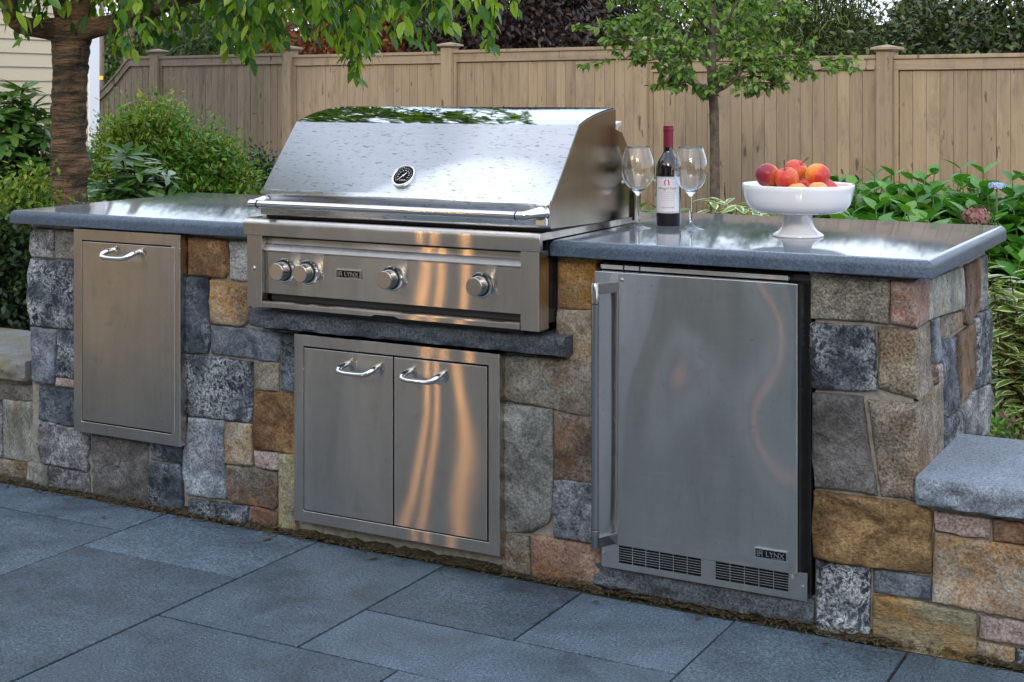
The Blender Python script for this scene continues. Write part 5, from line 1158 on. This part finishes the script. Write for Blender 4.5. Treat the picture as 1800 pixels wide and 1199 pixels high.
variegated('variegated_dogwood','taller variegated dogwood past the pale wall cap',1900,4.9,440,90,13,40,.090)
variegated('variegated_shrub','low cream edged shrub showing over the counter between glasses and bowl',1290,6.9,348,75,34,130,.085)
variegated('variegated_shrub','sprig of cream edged leaves behind the wine glass by the grill',1150,6.4,368,16,6,24,.06)
clump_shrub('spent_flower_shrub','small shrub with fading pink flower heads by the pale wall cap',1768,4.55,716,24,[LM['pinkfl'],LM['goldgreen']],[500,500],[.014,.02],.03,[leaf_c(.9,.1,.1),ov],parts=(0,0))
clump_shrub('leafy_sprig','dark thin-leaved sprig growing behind the fruit bowl rim',1476,7.2,285,18,[LM['darkbox'],LM['goldgreen']],[460,60],[.05,.05],.05,[leaf_c(.25,.1,.1)]*2,parts=(0,0),shell=.3)

# ------------------------------------------------------------------ trees beyond the fence
G = 'trees beyond the fence'
background_tree('autumn_maple','red and orange autumn tree showing over the fence behind the cherry twigs','tree',600,18.5,3.4,.5,120,LM['red'],11000,.085,group=G)
background_tree('purple_leaf_tree','dark purple leaved tree over the fence behind the grill hood','tree',885,18.2,4.6,.5,175,LM['purple'],24000,.085,.20,group=G,shell=.3)
background_tree('purple_leaf_tree','second dark purple tree whose crown meets the young tree','tree',1030,20.5,4.8,.5,120,LM['purple'],15000,.09,.22,group=G,shell=.3)
background_tree('broadleaf_tree','mid green tree hidden behind the young tree crown','tree',1230,19,3.2,.4,150,LM['mid'],14000,.085,.22,group=G)
background_tree('conifer','feathery green conifer between the young tree and the capped post','tree',1440,17.5,2.9,.0,125,LM['fir'],22000,.13,.16,leaf_c(.12,.1,.2),group=G)
background_tree('broadleaf_tree','dark glossy tree over the fence past the capped post','tree',1640,16.2,2.65,.1,110,LM['dark'],10000,.085,.2,group=G)
background_tree('broadleaf_tree','large dark tree over the far run of fence past the hydrangeas','tree',1800,15.0,2.7,.1,110,LM['dark'],10000,.085,.2,group=G)
background_tree('broadleaf_tree','mid green tree behind the cherry curtain','tree',400,21,3.9,.3,130,LM['mid'],7000,.10,.25,group=G)
background_tree('broadleaf_tree','dark green tree behind the pole and trunk at the fence swoop','tree',235,27,3.4,-.1,85,LM['dark'],7000,.10,.25,group=G)
background_tree('broadleaf_tree','light green bush behind the swoop of the fence','tree',215,25.8,2.3,-.1,50,LM['mid'],4000,.09,.2,group=G)
background_tree('broadleaf_tree','mid green tree between the autumn tree and the purple tree','tree',740,22,4.0,.4,100,LM['mid'],6500,.09,.25,group=G)

wp = spot(900, 27, 0); wood_far = thing('distant_wood', 'dense dark wood closing the view beyond the fence and garden trees', 'wood', tuple(wp))
n_ = 30000; uu = RNG.uniform(-300,2100,n_); dd_ = RNG.uniform(26,28.5,n_); hh = RNG.random(n_)
P = np.stack([EYE.x+FWD.x*dd_+RGT.x*(uu-900)/FPX*dd_, EYE.y+FWD.y*dd_+RGT.y*(uu-900)/FPX*dd_, -.1+hh*(3.0+.35*np.sin(uu*.02)+.25*np.sin(uu*.055+1))], 1)
leaves(wood_far, leaf_c(.6,.15,.15), P, RNG.normal(size=(n_,3))+np.array([0,0,-.3]), RNG.normal(size=(n_,3))*.6-np.array(FWD), RNG.uniform(.16,.30,n_), LM['dark'], 0, 'foliage')

# ------------------------------------------------------------------ the garden side the steel and glass reflect
def fir(x, y, h, r, lab):
    t = thing('fir_tree', lab, 'tree', (x,y,-.05), 'front row of the windbreak firs' if 'front' in lab else 'rear row of the windbreak firs')
    MB().tube([(x,y,-.05),(x,y,h*.5),(x,y,h*.98)], [.16,.10,.02], 8).build('trunk', M['bark'], t, smooth=60)
    n_ = 6500; hh = 1-np.sqrt(RNG.random(n_)); a = RNG.uniform(0,6.283,n_); rr_ = r*(1-hh)*(.35+.65*RNG.random(n_)**.5)*(1+.18*np.sin(a*5+hh*30))
    P = np.stack([x+np.cos(a)*rr_, y+np.sin(a)*rr_, .4+hh*(h-.4)], 1); o_ = np.stack([np.cos(a),np.sin(a),np.full(n_,-.25)],1)
    leaves(t, leaf_c(.3,.1,.2), P, o_+RNG.normal(size=(n_,3))*.25, np.tile([0,0,1.],(n_,1))+RNG.normal(size=(n_,3))*.3, RNG.uniform(.30,.55,n_), LM['fir'], 0, 'crown')
k = 0
for row, (yy, x0, step) in enumerate(((-16.0,-27.0,3.3),(-18.6,-25.4,3.3))):
    for i in range(14 if row == 0 else 12):
        x = x0+i*step+random.uniform(-.5,.5); h = random.uniform(9.6,11.8)+.9*row; k += 1
        fir(x, yy+random.uniform(-.5,.5), h, random.uniform(2.2,2.7), 'tall fir in the %s row of the windbreak behind the garden house' % ('front' if row == 0 else 'rear'))
hs = thing('garden_house', 'low beige house across the patio facing the counter', 'house', (-4,-12,0))  # unseen house without wall lamps; the lit tubes stand on posts in front
MB().box(-9.5,2.4,-14.5,-10.8,-.06,2.7).build('wall', M['clap'], hs)
MB().prism([(-10.4,2.62),(-10.4,2.74),(-12.6,3.7),(-14.9,2.74),(-14.9,2.62)], -9.9, 2.8, 'X').build('roof', M['roof'], hs)
M['pane'] = simple('window_glass', (.05,.06,.07), .05)
for x in (-9.0,-3.0,.2):
    wv = MB().ring(x-.45,x+.45,.9,2.2,.08,-10.76,-10.80).build('window', M['trimw'], hs); MB().box(x-.38,x+.38,-10.79,-10.775,.97,2.13).build('pane', M['pane'], wv)
dv = MB().box(-5.9,-4.9,-10.8,-10.74,-.04,2.1).build('door', M['trimw'], hs, bevel=.01)
m, n, l, bs = newmat('lantern_glow'); bs.inputs['Emission Color'].default_value = (1,.50,.16,1); bs.inputs['Emission Strength'].default_value = 36; M['glow'] = m
lp = thing('garden_lamp_post', 'black garden lamp post with three lit amber tubes on the far side of the patio', 'lamp post', (-6.14,-8.5,-.05))
MB().tube([(-6.14,-8.5,-.05),(-6.14,-8.5,1.55)], .03, 12).build('post', M['blackgloss'], lp, smooth=50)
MB().box(-6.40,-5.85,-8.52,-8.48,1.55,1.585).build('crossbar', M['blackgloss'], lp)
for x in (-6.36,-6.19,-5.88):
    ln = MB().tube([(x,-8.5,1.5855),(x,-8.5,1.96)], .014, 12).build('lamp', M['glow'], lp, smooth=60)
    MB().box(x-.03,x+.03,-8.53,-8.47,1.9605,1.985).build('lamp_cap', M['blackgloss'], ln)

m2 = M['glow'].copy(); m2.name = 'lantern_glow_dim'; m2.node_tree.nodes['Principled BSDF'].inputs['Emission Strength'].default_value = 4.5; m2.node_tree.nodes['Principled BSDF'].inputs['Emission Color'].default_value = (1,.42,.24,1)
l2 = thing('garden_lamp_post', 'slim black garden lamp post with one dim lit tube across the patio', 'lamp post', (-3.0,-8.5,-.05))
MB().tube([(-3.0,-8.5,-.05),(-3.0,-8.5,1.55)], .025, 12).build('post', M['blackgloss'], l2, smooth=50)
MB().tube([(-3.0,-8.5,1.5505),(-3.0,-8.5,1.95)], .016, 12).build('lamp', m2, l2, smooth=60)
for o in bpy.data.objects:
    if '_w' in o: del o['_w']
